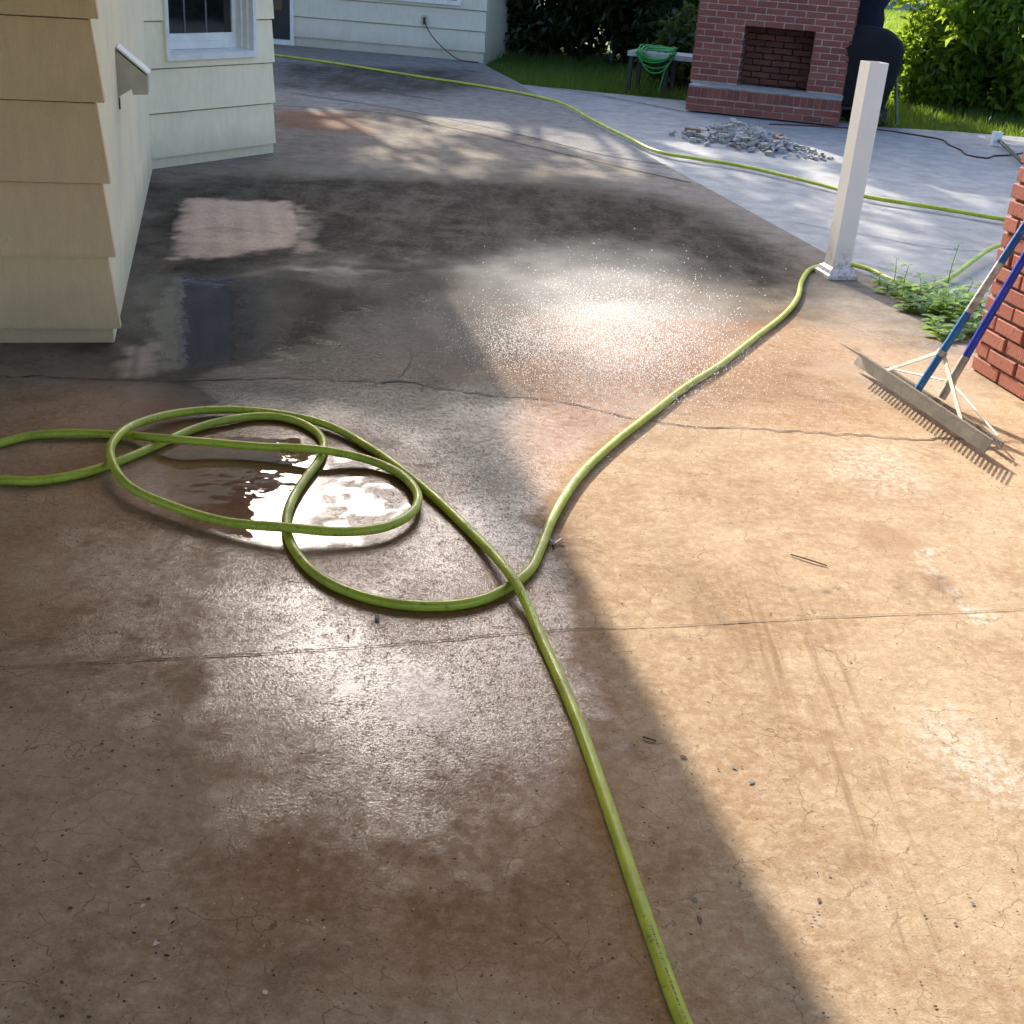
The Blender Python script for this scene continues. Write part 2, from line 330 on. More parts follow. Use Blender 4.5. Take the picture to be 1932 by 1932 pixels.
U_EDGE = 3.57
def axis(a, segs):
    out = [a]
    for e, st in segs:
        n = max(1, round((e - out[-1]) / st)); out += list(np.linspace(out[-1], e, n + 1)[1:])
    return np.array(out)
us = axis(-6, [(-3, .12), (U_EDGE, .024)]); vs_ = axis(-4, [(.9, .3), (7, .024), (11, .035), (19.5, .08)])
UU, VV = np.meshgrid(us, vs_); gx = UU * NN.x + VV * DD.x; gy = UU * NN.y + VV * DD.y
def fbm(x, y, sc, seed=0, octv=4):      # value noise, roughly 0..1
    tot = np.zeros_like(x); amp = 1; s_ = 0
    r = np.random.default_rng(seed)
    for _ in range(octv):
        tab = r.random((256, 256)); X = x * sc + 1000.3; Y = y * sc + 1000.7; i = np.floor(X).astype(int); j = np.floor(Y).astype(int); fx = X - i; fy = Y - j
        fx = fx * fx * (3 - 2 * fx); fy = fy * fy * (3 - 2 * fy); a = lambda p, q: tab[p % 256, q % 256]
        tot += amp * ((a(i, j) * (1 - fx) + a(i + 1, j) * fx) * (1 - fy) + (a(i, j + 1) * (1 - fx) + a(i + 1, j + 1) * fx) * fy)
        s_ += amp; amp *= .55; sc *= 2.1
    return tot / s_
def sstep(x, a, b): t = np.clip((x - a) / (b - a), 0, 1); return t * t * (3 - 2 * t)
def poly_sd(x, y, pts, z=0):            # signed distance (metres, inside positive) to a ground polygon given by photo points
    q = [g(*p) for p in pts]; q = [(a.x, a.y) for a in q]; d = np.full(x.shape, 1e9); ins = np.zeros(x.shape, bool)
    for k in range(len(q)):
        (x0, y0), (x1, y1) = q[k], q[(k + 1) % len(q)]; ex, ey = x1 - x0, y1 - y0
        t = np.clip(((x - x0) * ex + (y - y0) * ey) / (ex * ex + ey * ey + 1e-12), 0, 1)
        d = np.minimum(d, np.hypot(x - x0 - t * ex, y - y0 - t * ey))
        cr = (y0 > y) != (y1 > y); xi = x0 + (y - y0) / (y1 - y0 + 1e-12) * ex; ins ^= cr & (x < xi)
    return np.where(ins, d, -d)
def blob(x, y, px, py, rx, ry=None, soft=.5):   # an oval patch: centre from the photo, radii in metres along x and y
    c = g(px, py); ry = ry or rx; r = np.hypot((x - c.x) / rx, (y - c.y) / ry); return 1 - sstep(r, 1 - soft, 1 + soft)
w1 = fbm(gx, gy, 1.1, 1) - .5; w2 = fbm(gx, gy, 4.3, 2) - .5; w3 = fbm(gx, gy, 13., 3, 3) - .5
wob = w1 * .5 + w2 * .25 + w3 * .1
X_, Y_ = gx, gy
# wetness, also painting a darker, warmer tone into the shaded floor
wet_shade_m = sstep(poly_sd(X_, Y_, [(200, 640), (330, 520), (520, 495), (800, 505), (1000, 470), (1330, 480), (1480, 590), (1340, 720), (1180, 800), (1040, 980), (1090, 1160), (1150, 1300), (1210, 1500), (1280, 1940), (280, 1940), (330, 1500), (360, 1230), (430, 1000), (230, 900), (215, 760)]) + wob * .45, -.12, .22)
wet_shade_m = np.maximum(wet_shade_m, .52 * sstep(poly_sd(X_, Y_, [(-600, 640), (300, 640), (450, 1000), (360, 1500), (300, 1940), (-900, 1940)]) + wob * .3, -.1, .2))
wet_shade_m = np.maximum(wet_shade_m, .42 * sstep(poly_sd(X_, Y_, [(230, 330), (520, 300), (1000, 300), (1400, 400), (1540, 500), (1400, 560), (700, 520), (230, 560)]) + wob * .6, -.15, .3))
wet_shade_m = np.maximum(wet_shade_m, .5 * sstep(poly_sd(X_, Y_, [(1400, 640), (1700, 660), (1660, 800), (1350, 800), (1200, 780)]) + wob * .9, -.3, .5))
wet_shade_m = np.maximum(wet_shade_m, .05 * sstep(poly_sd(X_, Y_, [(1000, 800), (1900, 800), (1900, 1100), (1500, 1250), (1150, 1150)]) + wob * .7, -.1, .4))  # kept low in the sun, so the painted shade tone stops there
wet0 = wet_shade_m.copy(); wet_shade_m = np.clip(wet_shade_m, 0, 1) * (.48 + .52 * sstep(VV + wob * .6, 1.7, 3.0)); filmm = wet0 * (.30 + .70 * sstep(VV + wob * .8, 1.75, 2.6))
# standing water
poolm = sstep(poly_sd(X_, Y_, [(255, 850), (480, 815), (640, 830), (770, 880), (810, 940), (780, 1005), (690, 1035), (550, 1040), (440, 1018), (330, 985), (255, 930)]) + w2 * .14 + w3 * .10, -.01, .05)
rp = sstep(poly_sd(X_, Y_, [(620, 840), (830, 900), (830, 1010), (700, 1050), (560, 1000)]), -.05, .1) * sstep(fbm(X_, Y_, 20, 9, 3), .47, .56); poolm *= 1 - .85 * rp
poolm = np.maximum(poolm, .93 * sstep(poly_sd(X_, Y_, [(318, 520), (448, 524), (470, 690), (300, 705), (270, 600)]) + w3 * .10, -.01, .05))
poolm = np.maximum(poolm, .55 * sstep(poly_sd(X_, Y_, [(215, 520), (560, 500), (700, 560), (560, 690), (220, 720)]) + w2 * .5, -.05, .2))
poolm = np.maximum(poolm, .55 * sstep(blob(X_, Y_, 790, 1310, .09, .12, .6) + w3 * 1.3 + w2 * .9, .5, .75))
poolm = np.maximum(poolm, .8 * sstep(blob(X_, Y_, 660, 1297, .03, .03, .2) + w3 * .5, .45, .6))
# black mildew, also painting the shaded middle of the slab darker
dirt_shade_m = .95 * sstep(poly_sd(X_, Y_, [(225, 345), (520, 330), (760, 335), (1010, 345), (1250, 365), (1540, 480), (1520, 590), (1300, 540), (1000, 480), (800, 505), (520, 520), (330, 650), (210, 650)]) + wob * .7, -.25, .35)
dirt_shade_m = np.maximum(dirt_shade_m, .9 * sstep(poly_sd(X_, Y_, [(210, 640), (330, 520), (800, 500), (1050, 560), (1000, 720), (820, 800), (560, 760), (230, 700)]) + wob * .9, -.3, .15))
dirt_shade_m = np.maximum(dirt_shade_m, .8 * sstep(poly_sd(X_, Y_, [(520, 118), (900, 130), (960, 170), (780, 185), (520, 165)]) + wob * 1.2, -.3, .5))
dirt_shade_m = np.maximum(dirt_shade_m, .25 * sstep(poly_sd(X_, Y_, [(520, 185), (720, 215), (1000, 275), (1000, 310), (520, 300)]) + wob * 1.2, -.3, .5))
dirt_shade_m = np.maximum(dirt_shade_m, .55 * sstep(poly_sd(X_, Y_, [(220, 700), (900, 760), (1000, 900), (760, 1060), (420, 1000), (250, 860)]) + wob * .9, -.1, .4))
dirt_shade_m = np.maximum(dirt_shade_m, .42 * sstep(poly_sd(X_, Y_, [(1180, 960), (1420, 960), (1480, 1200), (1640, 1932), (1420, 1932), (1280, 1250)]) + wob * .7, -.05, .3) * sstep(fbm(X_ * .9 + Y_ * .25, Y_ * .12, 9., 21, 4), .42, .62))
# tan stain
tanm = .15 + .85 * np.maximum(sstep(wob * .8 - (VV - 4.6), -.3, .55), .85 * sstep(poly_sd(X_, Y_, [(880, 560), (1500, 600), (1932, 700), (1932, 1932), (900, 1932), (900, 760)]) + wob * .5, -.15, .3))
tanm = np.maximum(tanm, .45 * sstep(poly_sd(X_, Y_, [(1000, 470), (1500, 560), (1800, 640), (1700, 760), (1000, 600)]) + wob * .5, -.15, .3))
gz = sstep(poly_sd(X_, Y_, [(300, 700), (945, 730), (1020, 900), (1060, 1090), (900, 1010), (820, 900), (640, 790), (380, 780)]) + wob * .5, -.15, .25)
tanm *= 1 - .75 * gz; dirt_shade_m = np.maximum(dirt_shade_m, .78 * gz)  # shaded zone near the hose loops painted greyer and darker
dirt_shade_m = np.maximum(dirt_shade_m, sstep(poly_sd(X_, Y_, [(430, 560), (840, 545), (930, 690), (900, 760), (600, 750), (420, 700)]) + wob * .8, -.3, .3))  # paints the shaded middle of the slab darker over the mildew
newm = sstep(poly_sd(X_, Y_, [(520, 215), (724, 203), (1004, 262), (1305, 345), (1100, 190), (900, 100), (520, 90), (300, 60), (300, 200)]), -.01, .02) * (.75 + w1)
newm = np.clip(newm, 0, 1) * .8
palem = sstep(poly_sd(X_, Y_, [(345, 374), (545, 380), (575, 430), (540, 470), (425, 485), (330, 487)]) + w3 * .14 + w2 * .06, -.04, .06)
palem = np.maximum(palem, .55 * sstep(poly_sd(X_, Y_, [(550, 384), (580, 388), (602, 470), (560, 482)]) + w3 * .22, -.03, .08))
palem *= .86 + .5 * w2 + .07 * np.sin(UU * 46) + .03 * np.sin(VV * 40)
palem = np.maximum(palem, .5 * sstep(poly_sd(X_, Y_, [(225, 655), (300, 640), (300, 715), (222, 712)]) + w3 * .2, -.03, .08) * (.5 + .5 * (np.sin(UU * 60) > -.3)))
dirt_shade_m *= 1 - .9 * np.clip(palem, 0, 1)
dirt_shade_m = np.maximum(dirt_shade_m, .8 * (sstep(poly_sd(X_, Y_, [(318, 362), (600, 372), (625, 498), (300, 500)]) + w2 * .3, -.1, .1) * (1 - np.clip(palem * 1.6, 0, 1))))
redm = .75 * sstep(poly_sd(X_, Y_, [(520, 205), (660, 218), (690, 250), (600, 245), (520, 240)]) + wob * .8, -.2, .25) + .5 * blob(X_, Y_, 1765, 1095, .05, .07) + .35 * blob(X_, Y_, 1680, 1020, .08, .12)
scufm = .9 * sstep(poly_sd(X_, Y_, [(1730, 1040), (1790, 1080), (1870, 1170), (1850, 1180), (1760, 1110)]) + w3 * .2, -.03, .05) + .55 * blob(X_, Y_, 1800, 1400, .09, .13, .9) + .4 * blob(X_, Y_, 1900, 1480, .08, .1, .9) + .5 * blob(X_, Y_, 1650, 880, .15, .2, .9) + .5 * blob(X_, Y_, 1090, 740, .3, .3, .9)
wet_shade_m = np.clip(wet_shade_m, 0, 1) * (1 - .85 * np.clip(palem, 0, 1)); filmm = np.clip(filmm, 0, 1) * (1 - .7 * np.clip(palem, 0, 1))
strm = np.clip(sstep(poly_sd(X_, Y_, [(1330, 1080), (1440, 1030), (1530, 1080), (1700, 1400), (1860, 1900), (1700, 1940), (1560, 1700), (1450, 1350)]) + w2 * .12, -.02, .08), 0, 1)
for px_, py_, ra, rb in ((870, 812, .05, .06), (725, 838, .06, .05), (905, 858, .04, .04), (795, 880, .05, .04), (690, 905, .06, .06)): dirt_shade_m = np.maximum(dirt_shade_m, .8 * sstep(blob(X_, Y_, px_, py_, ra, rb, .8) + w3 * 1.8, .5, .9))  # small soft dark ovals in the floor colour
nr, nc = UU.shape; V3 = np.stack([gx, gy, np.zeros_like(gx)], -1).reshape(-1, 3)
idx = np.arange(nr * nc).reshape(nr, nc); F4 = np.stack([idx[:-1, :-1], idx[:-1, 1:], idx[1:, 1:], idx[1:, :-1]], -1).reshape(-1, 4)
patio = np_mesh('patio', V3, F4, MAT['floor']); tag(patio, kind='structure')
for nm, ch in (('mask_a', (wet_shade_m, dirt_shade_m, tanm, poolm)), ('mask_b', (palem, redm, newm, scufm)), ('mask_c', (strm, filmm, strm, strm))):
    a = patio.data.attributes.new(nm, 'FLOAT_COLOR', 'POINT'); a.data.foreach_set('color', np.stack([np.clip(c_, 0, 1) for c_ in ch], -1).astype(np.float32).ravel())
mb = MB(); mb.box(P(-6, -4, -.088), NN * (U_EDGE + 6), DD * 23.5, UZ * .084); mb.build('slab_edge', MAT['pavement'], patio)

def ribbon(pts, wd, z, jit=0., seed=1, step=.02):
    r = random.Random(seed); sp = spline(pts, step); V = []; Fc = []
    for i, p in enumerate(sp):
        t = (sp[min(i + 1, len(sp) - 1)] - sp[max(i - 1, 0)]).normalized(); n = Vector((-t.y, t.x, 0)); off = n * (mnoise.noise(p * 14) * jit + mnoise.noise(p * 50) * jit * .6)
        ww = wd * (.35 + 1.1 * abs(mnoise.noise(p * 9 + Vector((seed, 0, 0)))) + .3 * r.random())
        V += [p + off + n * ww / 2 + UZ * z, p + off - n * ww / 2 + UZ * z]
        if i: Fc.append((2 * i - 2, 2 * i - 1, 2 * i + 1, 2 * i))
    return V, Fc
def crack(name, px, wd, m, jit=.012, seed=1, par=patio, z=.003):
    mb = MB(); V, Fc = ribbon([g(*p) for p in px], wd, z, jit, seed); mb.add(V, Fc); return mb.build(name, m, par, recalc=False)
crack('crack', [(-60, 712), (0, 712), (120, 714), (250, 717), (330, 718), (440, 716), (560, 714), (700, 721), (760, 720), (860, 737), (940, 748), (1010, 752), (1100, 768), (1200, 790), (1300, 805), (1400, 808), (1500, 815), (1640, 823), (1720, 830), (1800, 828), (1932, 836), (2100, 850)], .0095, MAT['crack'], .022, 1)
crack('crack', [(750, 719), (765, 690), (775, 672), (772, 655)], .0035, MAT['crack'], .02, 2)
crack('crack', [(838, 560), (850, 535), (846, 520)], .006, MAT['crack'], .03, 3)
crack('joint', [(-80, 1268), (0, 1261), (250, 1247), (500, 1234)], .006, MAT['joint'], .003, 4)
crack('joint', [(500, 1234), (760, 1215), (1050, 1190), (1300, 1180), (1560, 1165), (1850, 1154), (2050, 1143)], .0045, MAT['joint'], .003, 5)
crack('joint', [(550, 176), (724, 202), (860, 228), (1004, 260), (1150, 295), (1260, 312)], .03, MAT['crack'], .005, 6)
crack('joint', [(520, 199), (724, 214), (860, 243), (1004, 277), (1160, 313), (1303, 345)], .03, MAT['crack'], .01, 7)
crack('crack', [(650, 150), (690, 165), (735, 175), (830, 190)], .03, MAT['crack'], .05, 8)
# little spots and drips on the near floor
def spots(name, m, n, lo, hi, region, seed, fixed=()):
    r = random.Random(seed); mb = MB(); items = [(g(x, y), s_) for x, y, s_ in fixed]
    while len(items) < n + len(fixed):
        x, y = r.uniform(region[0], region[2]), r.uniform(region[1], region[3])
        items.append((g(x, y), lo + (hi - lo) * r.random() ** 2.2))
    for c_, s_ in items:
        k = 9; a0 = r.random() * 6.28; el = r.uniform(.5, 1); vs = []
        for i in range(k):
            an = 2 * math.pi * i / k; rr = s_ * r.uniform(.55, 1.15); q = Vector((math.cos(an) * rr, math.sin(an) * rr * el, 0)); q.rotate(Matrix.Rotation(a0, 3, 'Z')); vs.append(c_ + q + UZ * (.0024 + .0004 * r.random()))
        mb.add(vs, [tuple(range(k))])
    o = mb.build(name, m, patio, recalc=False); o['kind'] = 'stuff'; return o
spots('dark_specks', MAT['spot_dark'], 600, .0008, .0042, (0, 900, 1932, 1932), 1, [(300, 1350, .006), (325, 1743, .006), (1225, 1040, .005)])
spots('dark_specks', MAT['spot_dark'], 130, .0012, .0055, (0, 1280, 330, 1932), 2)
spots('pale_flecks', MAT['spot_pale'], 120, .001, .0035, (300, 1000, 1932, 1932), 3, [(270, 1710, .007), (500, 1873, .006), (295, 1781, .007), (1660, 1280, .005)])
spots('paint_drips', MAT['spot_gray'], 8, .002, .006, (1000, 1250, 1900, 1800), 4, [(1385, 1450, .007), (1418, 1476, .010), (1310, 1697, .009), (1605, 1250, .005)])
spots('paint_drips', MAT['spot_red'], 10, .002, .005, (1000, 1300, 1850, 1900), 5, [(1290, 1430, .009), (1320, 1735, .009), (1545, 1700, .006)])
0 and spots('rust_patches', MAT['spot_rust'], 26, .003, .014, (1735, 1068, 1800, 1118), 6)

# paving beyond the slab
border = [g(915, 119), g(928, 127), g(985, 156), g(1110, 169), g(1291, 186)] + [Vector((3.3, 14.6, 0)), g(1660, 236), g(1780, 243), g(1932, 255), Vector((9, 14.3, 0)), Vector((14, 12, 0)), Vector((14, -4, 0))]
poly = [P(U_EDGE - .03, -4), P(U_EDGE - .03, 18.1)] + border
mb = MB(); mb.add([(p.x, p.y, -.02) for p in poly], [tuple(range(len(poly)))])
pav = mb.build('pavement', MAT['pavement'], recalc=False); tag(pav, kind='structure')
if pav.data.polygons[0].normal.z < 0: pav.data.flip_normals()
crack('joint', [(1000, 157), (1100, 172), (1200, 190), (1291, 208)], .03, MAT['crack'], .004, 11, pav, -.015)
crack('joint', [(1433, 233), (1436, 258)], .02, MAT['crack'], .004, 12, pav, -.015)
crack('joint', [(1500, 415), (1640, 440), (1760, 462), (1932, 474)], .012, MAT['crack'], .008, 13, pav, -.015)
crack('joint', [(1620, 490), (1740, 520), (1860, 540)], .010, MAT['crack'], .012, 14, pav, -.015)
mb = MB(); bed = [P(U_EDGE + .005, 6.1), P(U_EDGE + .005, 4.5), P(4.3, 4.3), P(4.05, 5.3), P(3.8, 5.9)]
mb.add([(p.x, p.y, -.012 + .02 * (k in (2, 3))) for k, p in enumerate(bed)], [tuple(range(5))]); bd_ = mb.build('soil', MAT['soil'], recalc=False); tag(bd_, kind='structure')
if bd_.data.polygons[0].normal.z < 0: bd_.data.flip_normals()

# ------------------------------------------------------------------ the house on the left
NC = Vector((-1.67, 4.72, 0)); UC = NC.dot(NN); VC = NC.dot(DD)
BAY_A = g(282, 320); BAY_B = g(516, 288); BT = (BAY_B - BAY_A).normalized(); BN = Vector((BT.y, -BT.x, 0)); BL = (BAY_B - BAY_A).length
def siding(mb, A, t, n, L, laps, top, prot=.014, hole=None, e0=0, e1=0, groove=.006):
    """lapped boards between the heights in laps; t along the wall, n outward"""
    zs = list(laps)
    while zs[-1] < top: zs.append(zs[-1] + .29)
    for za, zb in zip(zs[:-1], zs[1:]):
        zb = min(zb, top)
        def piece(s0, s1, z0, z1):
            if s1 - s0 < .005 or z1 - z0 < .004: return
            z1 = z1 - groove if abs(z1 - zb) < 1e-6 and zb < top - .01 else z1; of = lambda z: prot - (prot - .002) * (z - za) / (zb - za)
            q = lambda s_, z, o_: A + t * (s_ if s_ < L + .0001 else L + e1 * (1 - .93 * (z - za) / (zb - za))) + n * o_ + UZ * z
            mb.box8([q(s0, z0, -.03), q(s1, z0, -.03), q(s1, z0, of(z0)), q(s0, z0, of(z0)), q(s0, z1, -.03), q(s1, z1, -.03), q(s1, z1, of(z1)), q(s0, z1, of(z1))])
        if hole and za < hole[3] and zb > hole[2]:
            piece(-e0, hole[0], za, zb); piece(hole[1], L + e1, za, zb); piece(hole[0], hole[1], za, min(zb, hole[2])); piece(hole[0], hole[1], max(za, hole[3]), zb)
        else: piece(-e0, L + e1, za, zb)
house = thing('house', 'cream lap-sided house at the left with an angled bay window', 'house', NC)
mb = MB(); W_ = 4.2; A0 = NC - NN * W_
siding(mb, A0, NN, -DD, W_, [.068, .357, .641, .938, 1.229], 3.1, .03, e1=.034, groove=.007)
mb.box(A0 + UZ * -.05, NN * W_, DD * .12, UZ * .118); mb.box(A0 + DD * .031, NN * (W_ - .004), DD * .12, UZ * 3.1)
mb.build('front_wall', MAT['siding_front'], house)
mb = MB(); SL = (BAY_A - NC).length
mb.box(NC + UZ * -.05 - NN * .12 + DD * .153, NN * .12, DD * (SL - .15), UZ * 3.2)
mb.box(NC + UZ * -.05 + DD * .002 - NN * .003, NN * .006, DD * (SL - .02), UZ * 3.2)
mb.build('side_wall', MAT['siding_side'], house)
HOLE = (.18, 1.02, .70, 2.02)
mb = MB(); siding(mb, BAY_A, BT, BN, BL, [.072, .365, .650, .946], 2.6, .018, HOLE, e0=0, e1=.010, groove=.009)
mb.box(BAY_A - BN * .1 - UZ * .05, BT * BL, BN * .1, UZ * .122)
q = lambda s_, o_, z: BAY_A + BT * s_ + BN * o_ + UZ * z
for s0, s1, z0, z1 in ((0, HOLE[0], .07, 2.6), (HOLE[1], BL, .07, 2.6), (HOLE[0], HOLE[1], .07, HOLE[2]), (HOLE[0], HOLE[1], HOLE[3], 2.6)): mb.box(q(s0, -.14, z0), BT * (s1 - s0), BN * .109, UZ * (z1 - z0))
mb.box(BAY_B - BN * .02 - UZ * .05 - NN * .1, DD * 2.2, NN * .1, UZ * 2.65)
mb.build('bay_wall', MAT['siding_bay'], house)
# window in the bay
win = MB(); cz = .042
for s0, s1, z0, z1 in ((HOLE[0] - .002, HOLE[0] + .028, .735, 2.02), (HOLE[1] - .03, HOLE[1] + .002, .735, 2.02)): win.box(q(s0, -.03, z0), BT * (s1 - s0), BN * .062, UZ * (z1 - z0))
win.box(q(HOLE[1] - .05, -.10, .74), BT * .018, BN * .09, UZ * 1.28); win.box(q(HOLE[1] - .07, -.10, .74), BT * .018, BN * .05, UZ * 1.28)
win.box(q(HOLE[0] + .03, -.11, .752), BT * .60, BN * .035, UZ * .05)
win.box(q(HOLE[0], -.13, .72), BT * .84, BN * .035, UZ * .13); win.box(q(HOLE[0], -.13, .85), BT * .10, BN * .032, UZ * 1.17); win.box(q(HOLE[1] - .105, -.13, .85), BT * .105, BN * .032, UZ * 1.17); win.box(q(HOLE[0], -.13, 1.95), BT * .84, BN * .032, UZ * .07)
wf = win.build('window', MAT['trim'], house)
sb = MB(); sb.add([], []); prof = [q(HOLE[0] - .004, -.10, .70), q(HOLE[0] - .004, .04, .695), q(HOLE[0] - .004, .04, .735), q(HOLE[0] - .004, -.10, .752)]; sb.prism(prof, BT * .842); sb.build('sill', MAT['trim'], wf)
gl_ = MB(); gl_.box(q(HOLE[0] + .1, -.125, .85), BT * .64, BN * .012, UZ * 1.1); pane = gl_.build('pane', MAT['glass'], wf)
gb = MB()
for s_ in (.47, .67): gb.box(q(s_, -.1125, .85), BT * .014, BN * .003, UZ * 1.1)
gb.build('grille_bar', simple('grey_grille', (.10, .10, .11), .4, .1), wf)
# roofs, eaves and gutter
rf = MB(); EU, EZ = .165, 3.2
rf.box8([P(EU, 4.2, EZ), P(EU, 16, EZ), P(-6, 16, EZ + 2.2), P(-6, 4.2, EZ + 2.2), P(EU, 4.2, EZ + .16), P(EU, 16, EZ + .16), P(-6, 16, EZ + 2.36), P(-6, 4.2, EZ + 2.36)]); rf.build('roof', MAT['roof'], house)
rf = MB(); rf.box(P(-6, 4.21, EZ - .03), NN * 6.18, DD * 11.7, UZ * .025); rf.build('soffit', MAT['soffit'], house)
rf = MB(); b0 = BAY_A - NN * .5; b1_ = BAY_B + BN * .03 - BT * .02; b2_ = BAY_B + DD * 2.2 + NN * .05
rf.prism([BAY_A + BN * .025 + UZ * 2.6, BAY_B + BN * .02 + BT * .005 + UZ * 2.6, b2_ - NN * .045 + UZ * 2.6, b2_ - NN * 1.2 + UZ * 2.6], UZ * .1); rf.build('bay_roof', MAT['roof'], house)
rf = MB(); rf.box(P(-7, -6, 2.72), NN * 10.4, DD * 11.6, UZ * .2); rf.build('porch_roof', MAT['soffit'], house)  # unseen, over the camera; front edge set to cut sky glare on the floor
# hood on the side wall
HS = 1.13; HA = NC + DD * HS; 
def hp(x, y):
    s_, z = on_plane(x / 2.147 * .7728, y / 2.147 * .7728, HA, HA + NN); return HA + NN * max(s_, .004) + UZ * z
mb = MB(); mb.prism([hp(600, 262), hp(772, 402), hp(775, 497), hp(697, 497), hp(690, 468), hp(612, 508), hp(597, 405), hp(612, 365)], DD * .16); hd = mb.build('vent_hood', MAT['hood'], house)
mb = MB(); a_, b_ = hp(597, 252), hp(775, 396); nrm = (b_ - a_).cross(DD).normalized(); nrm = nrm if nrm.z > 0 else -nrm
mb.box(a_ + nrm * .002 - DD * .006, b_ - a_, DD * .175, nrm * .008); mb.build('hood_lid', MAT['trim'], hd)
mb = MB(); mb.cbox(hp(606, 520) - UZ * .02 + DD * .01, NN * .012, DD * .02, UZ * .05); mb.build('hood_fixing', MAT['steel'], hd)

# ------------------------------------------------------------------ building at the back
KA = g(555, 86); KB = g(912, 117); KT = (KB - KA).normalized(); KN = Vector((KT.y, -KT.x, 0)); KL = (KB - KA).length
back = thing('outbuilding', 'pale lap-sided building at the back with a dark door', 'building', KB)
k = lambda s_, o_, z: KA + KT * s_ + KN * o_ + UZ * z
mb = MB(); siding(mb, k(-4, 0, 0), KT, KN, KL + 4, [.125, .394, .66, .95], 2.9, .024, (2.95, 3.99, .0, 2.06), e1=.014, groove=.012)
# small window opening is covered by the window unit itself
mb.box(k(0, -.1, -.05), KT * KL, KN * .1, UZ * .176); mb.box(k(-4, -.1, -.05), KT * 2.95, KN * .1, UZ * .176)
mb.box(k(0, -.14, .1), KT * KL, KN * .109, UZ * 2.8); mb.box(k(-4, -.14, .1), KT * 2.95, KN * .109, UZ * 2.8); mb.box(k(-1.05, -.14, 2.06), KT * 1.05, KN * .109, UZ * .84)
mb.box(k(KL - .1, -6, -.05), KT * .1, KN * 5.85, UZ * 2.95); mb.build('wall', MAT['siding_back'], back)
mb = MB(); mb.box8([k(-4.3, .35, 2.9), k(KL + .15, .35, 2.9), k(KL + .15, -3, 4.3), k(-4.3, -3, 4.3), k(-4.3, .35, 3.02), k(KL + .15, .35, 3.02), k(KL + .15, -3, 4.42), k(-4.3, -3, 4.42)])
mb.box8([k(-4.3, -6.4, 2.9), k(KL + .15, -6.4, 2.9), k(KL + .15, -3.003, 4.3), k(-4.3, -3.003, 4.3), k(-4.3, -6.4, 3.02), k(KL + .15, -6.4, 3.02), k(KL + .15, -3.003, 4.42), k(-4.3, -3.003, 4.42)]); mb.build('roof', MAT['roof'], back)
mb = MB(); mb.box(k(-1.0, -.08, .07), KT * .95, KN * .045, UZ * 1.98); dr = mb.build('door', MAT['door_paint'], back)
mb = MB(); mb.box(k(-.80, -.034, .45), KT * .62, KN * .006, UZ * 1.45); mb.build('pane', MAT['glass'], dr)
mb = MB(); mb.box(k(-.05, -.1, 0), KT * .055, KN * .125, UZ * 2.1); mb.box(k(-1.06, -.1, 0), KT * .055, KN * .125, UZ * 2.1); mb.box(k(-1.0, -.1, .0), KT * .95, KN * .13, UZ * .065); mb.build('door_frame', MAT['trim'], back)
mb = MB()
for a in ((1.16, .03, .70, .06, 1.22, .05), (1.16, .0, .76, 1.2, .06, .035), (2.32, .0, .76, 1.2, .06, .035), (1.22, .0, 1.9, .06, 1.10, .035)): mb.box(k(a[0], .005, a[2]), KT * a[4], KN * (a[5]), UZ * a[3])
wn = mb.build('window', MAT['trim'], back); mb = MB(); mb.box(k(1.22, .006, .76), KT * 1.1, KN * .012, UZ * 1.14); mb.build('pane', MAT['glass'], wn)
mb = MB(); mb.box(k(1.833, .005, .425), KT * .075, KN * .035, UZ * .12); ob = mb.build('outlet_box', MAT['hood'], back)
mb = MB(); mb.box(k(1.862, .04, .43), KT * .03, KN * .02, UZ * .09); mb.build('outlet_cover', MAT['cord'], ob)
mb = MB(); cp = [k(1.89, .06, .46), k(1.93, .08, .38), k(2.05, .12, .25), k(2.25, .16, .10), k(2.42, .2, .02), k(2.52, .22, .012), k(2.70, .3, .012)]; mb.tube(spline(cp, .05), .008, 6)
tag(mb.build('power_cable', MAT['cord']), 'thin dark cable running from the wall outlet down to the patio', 'cable')

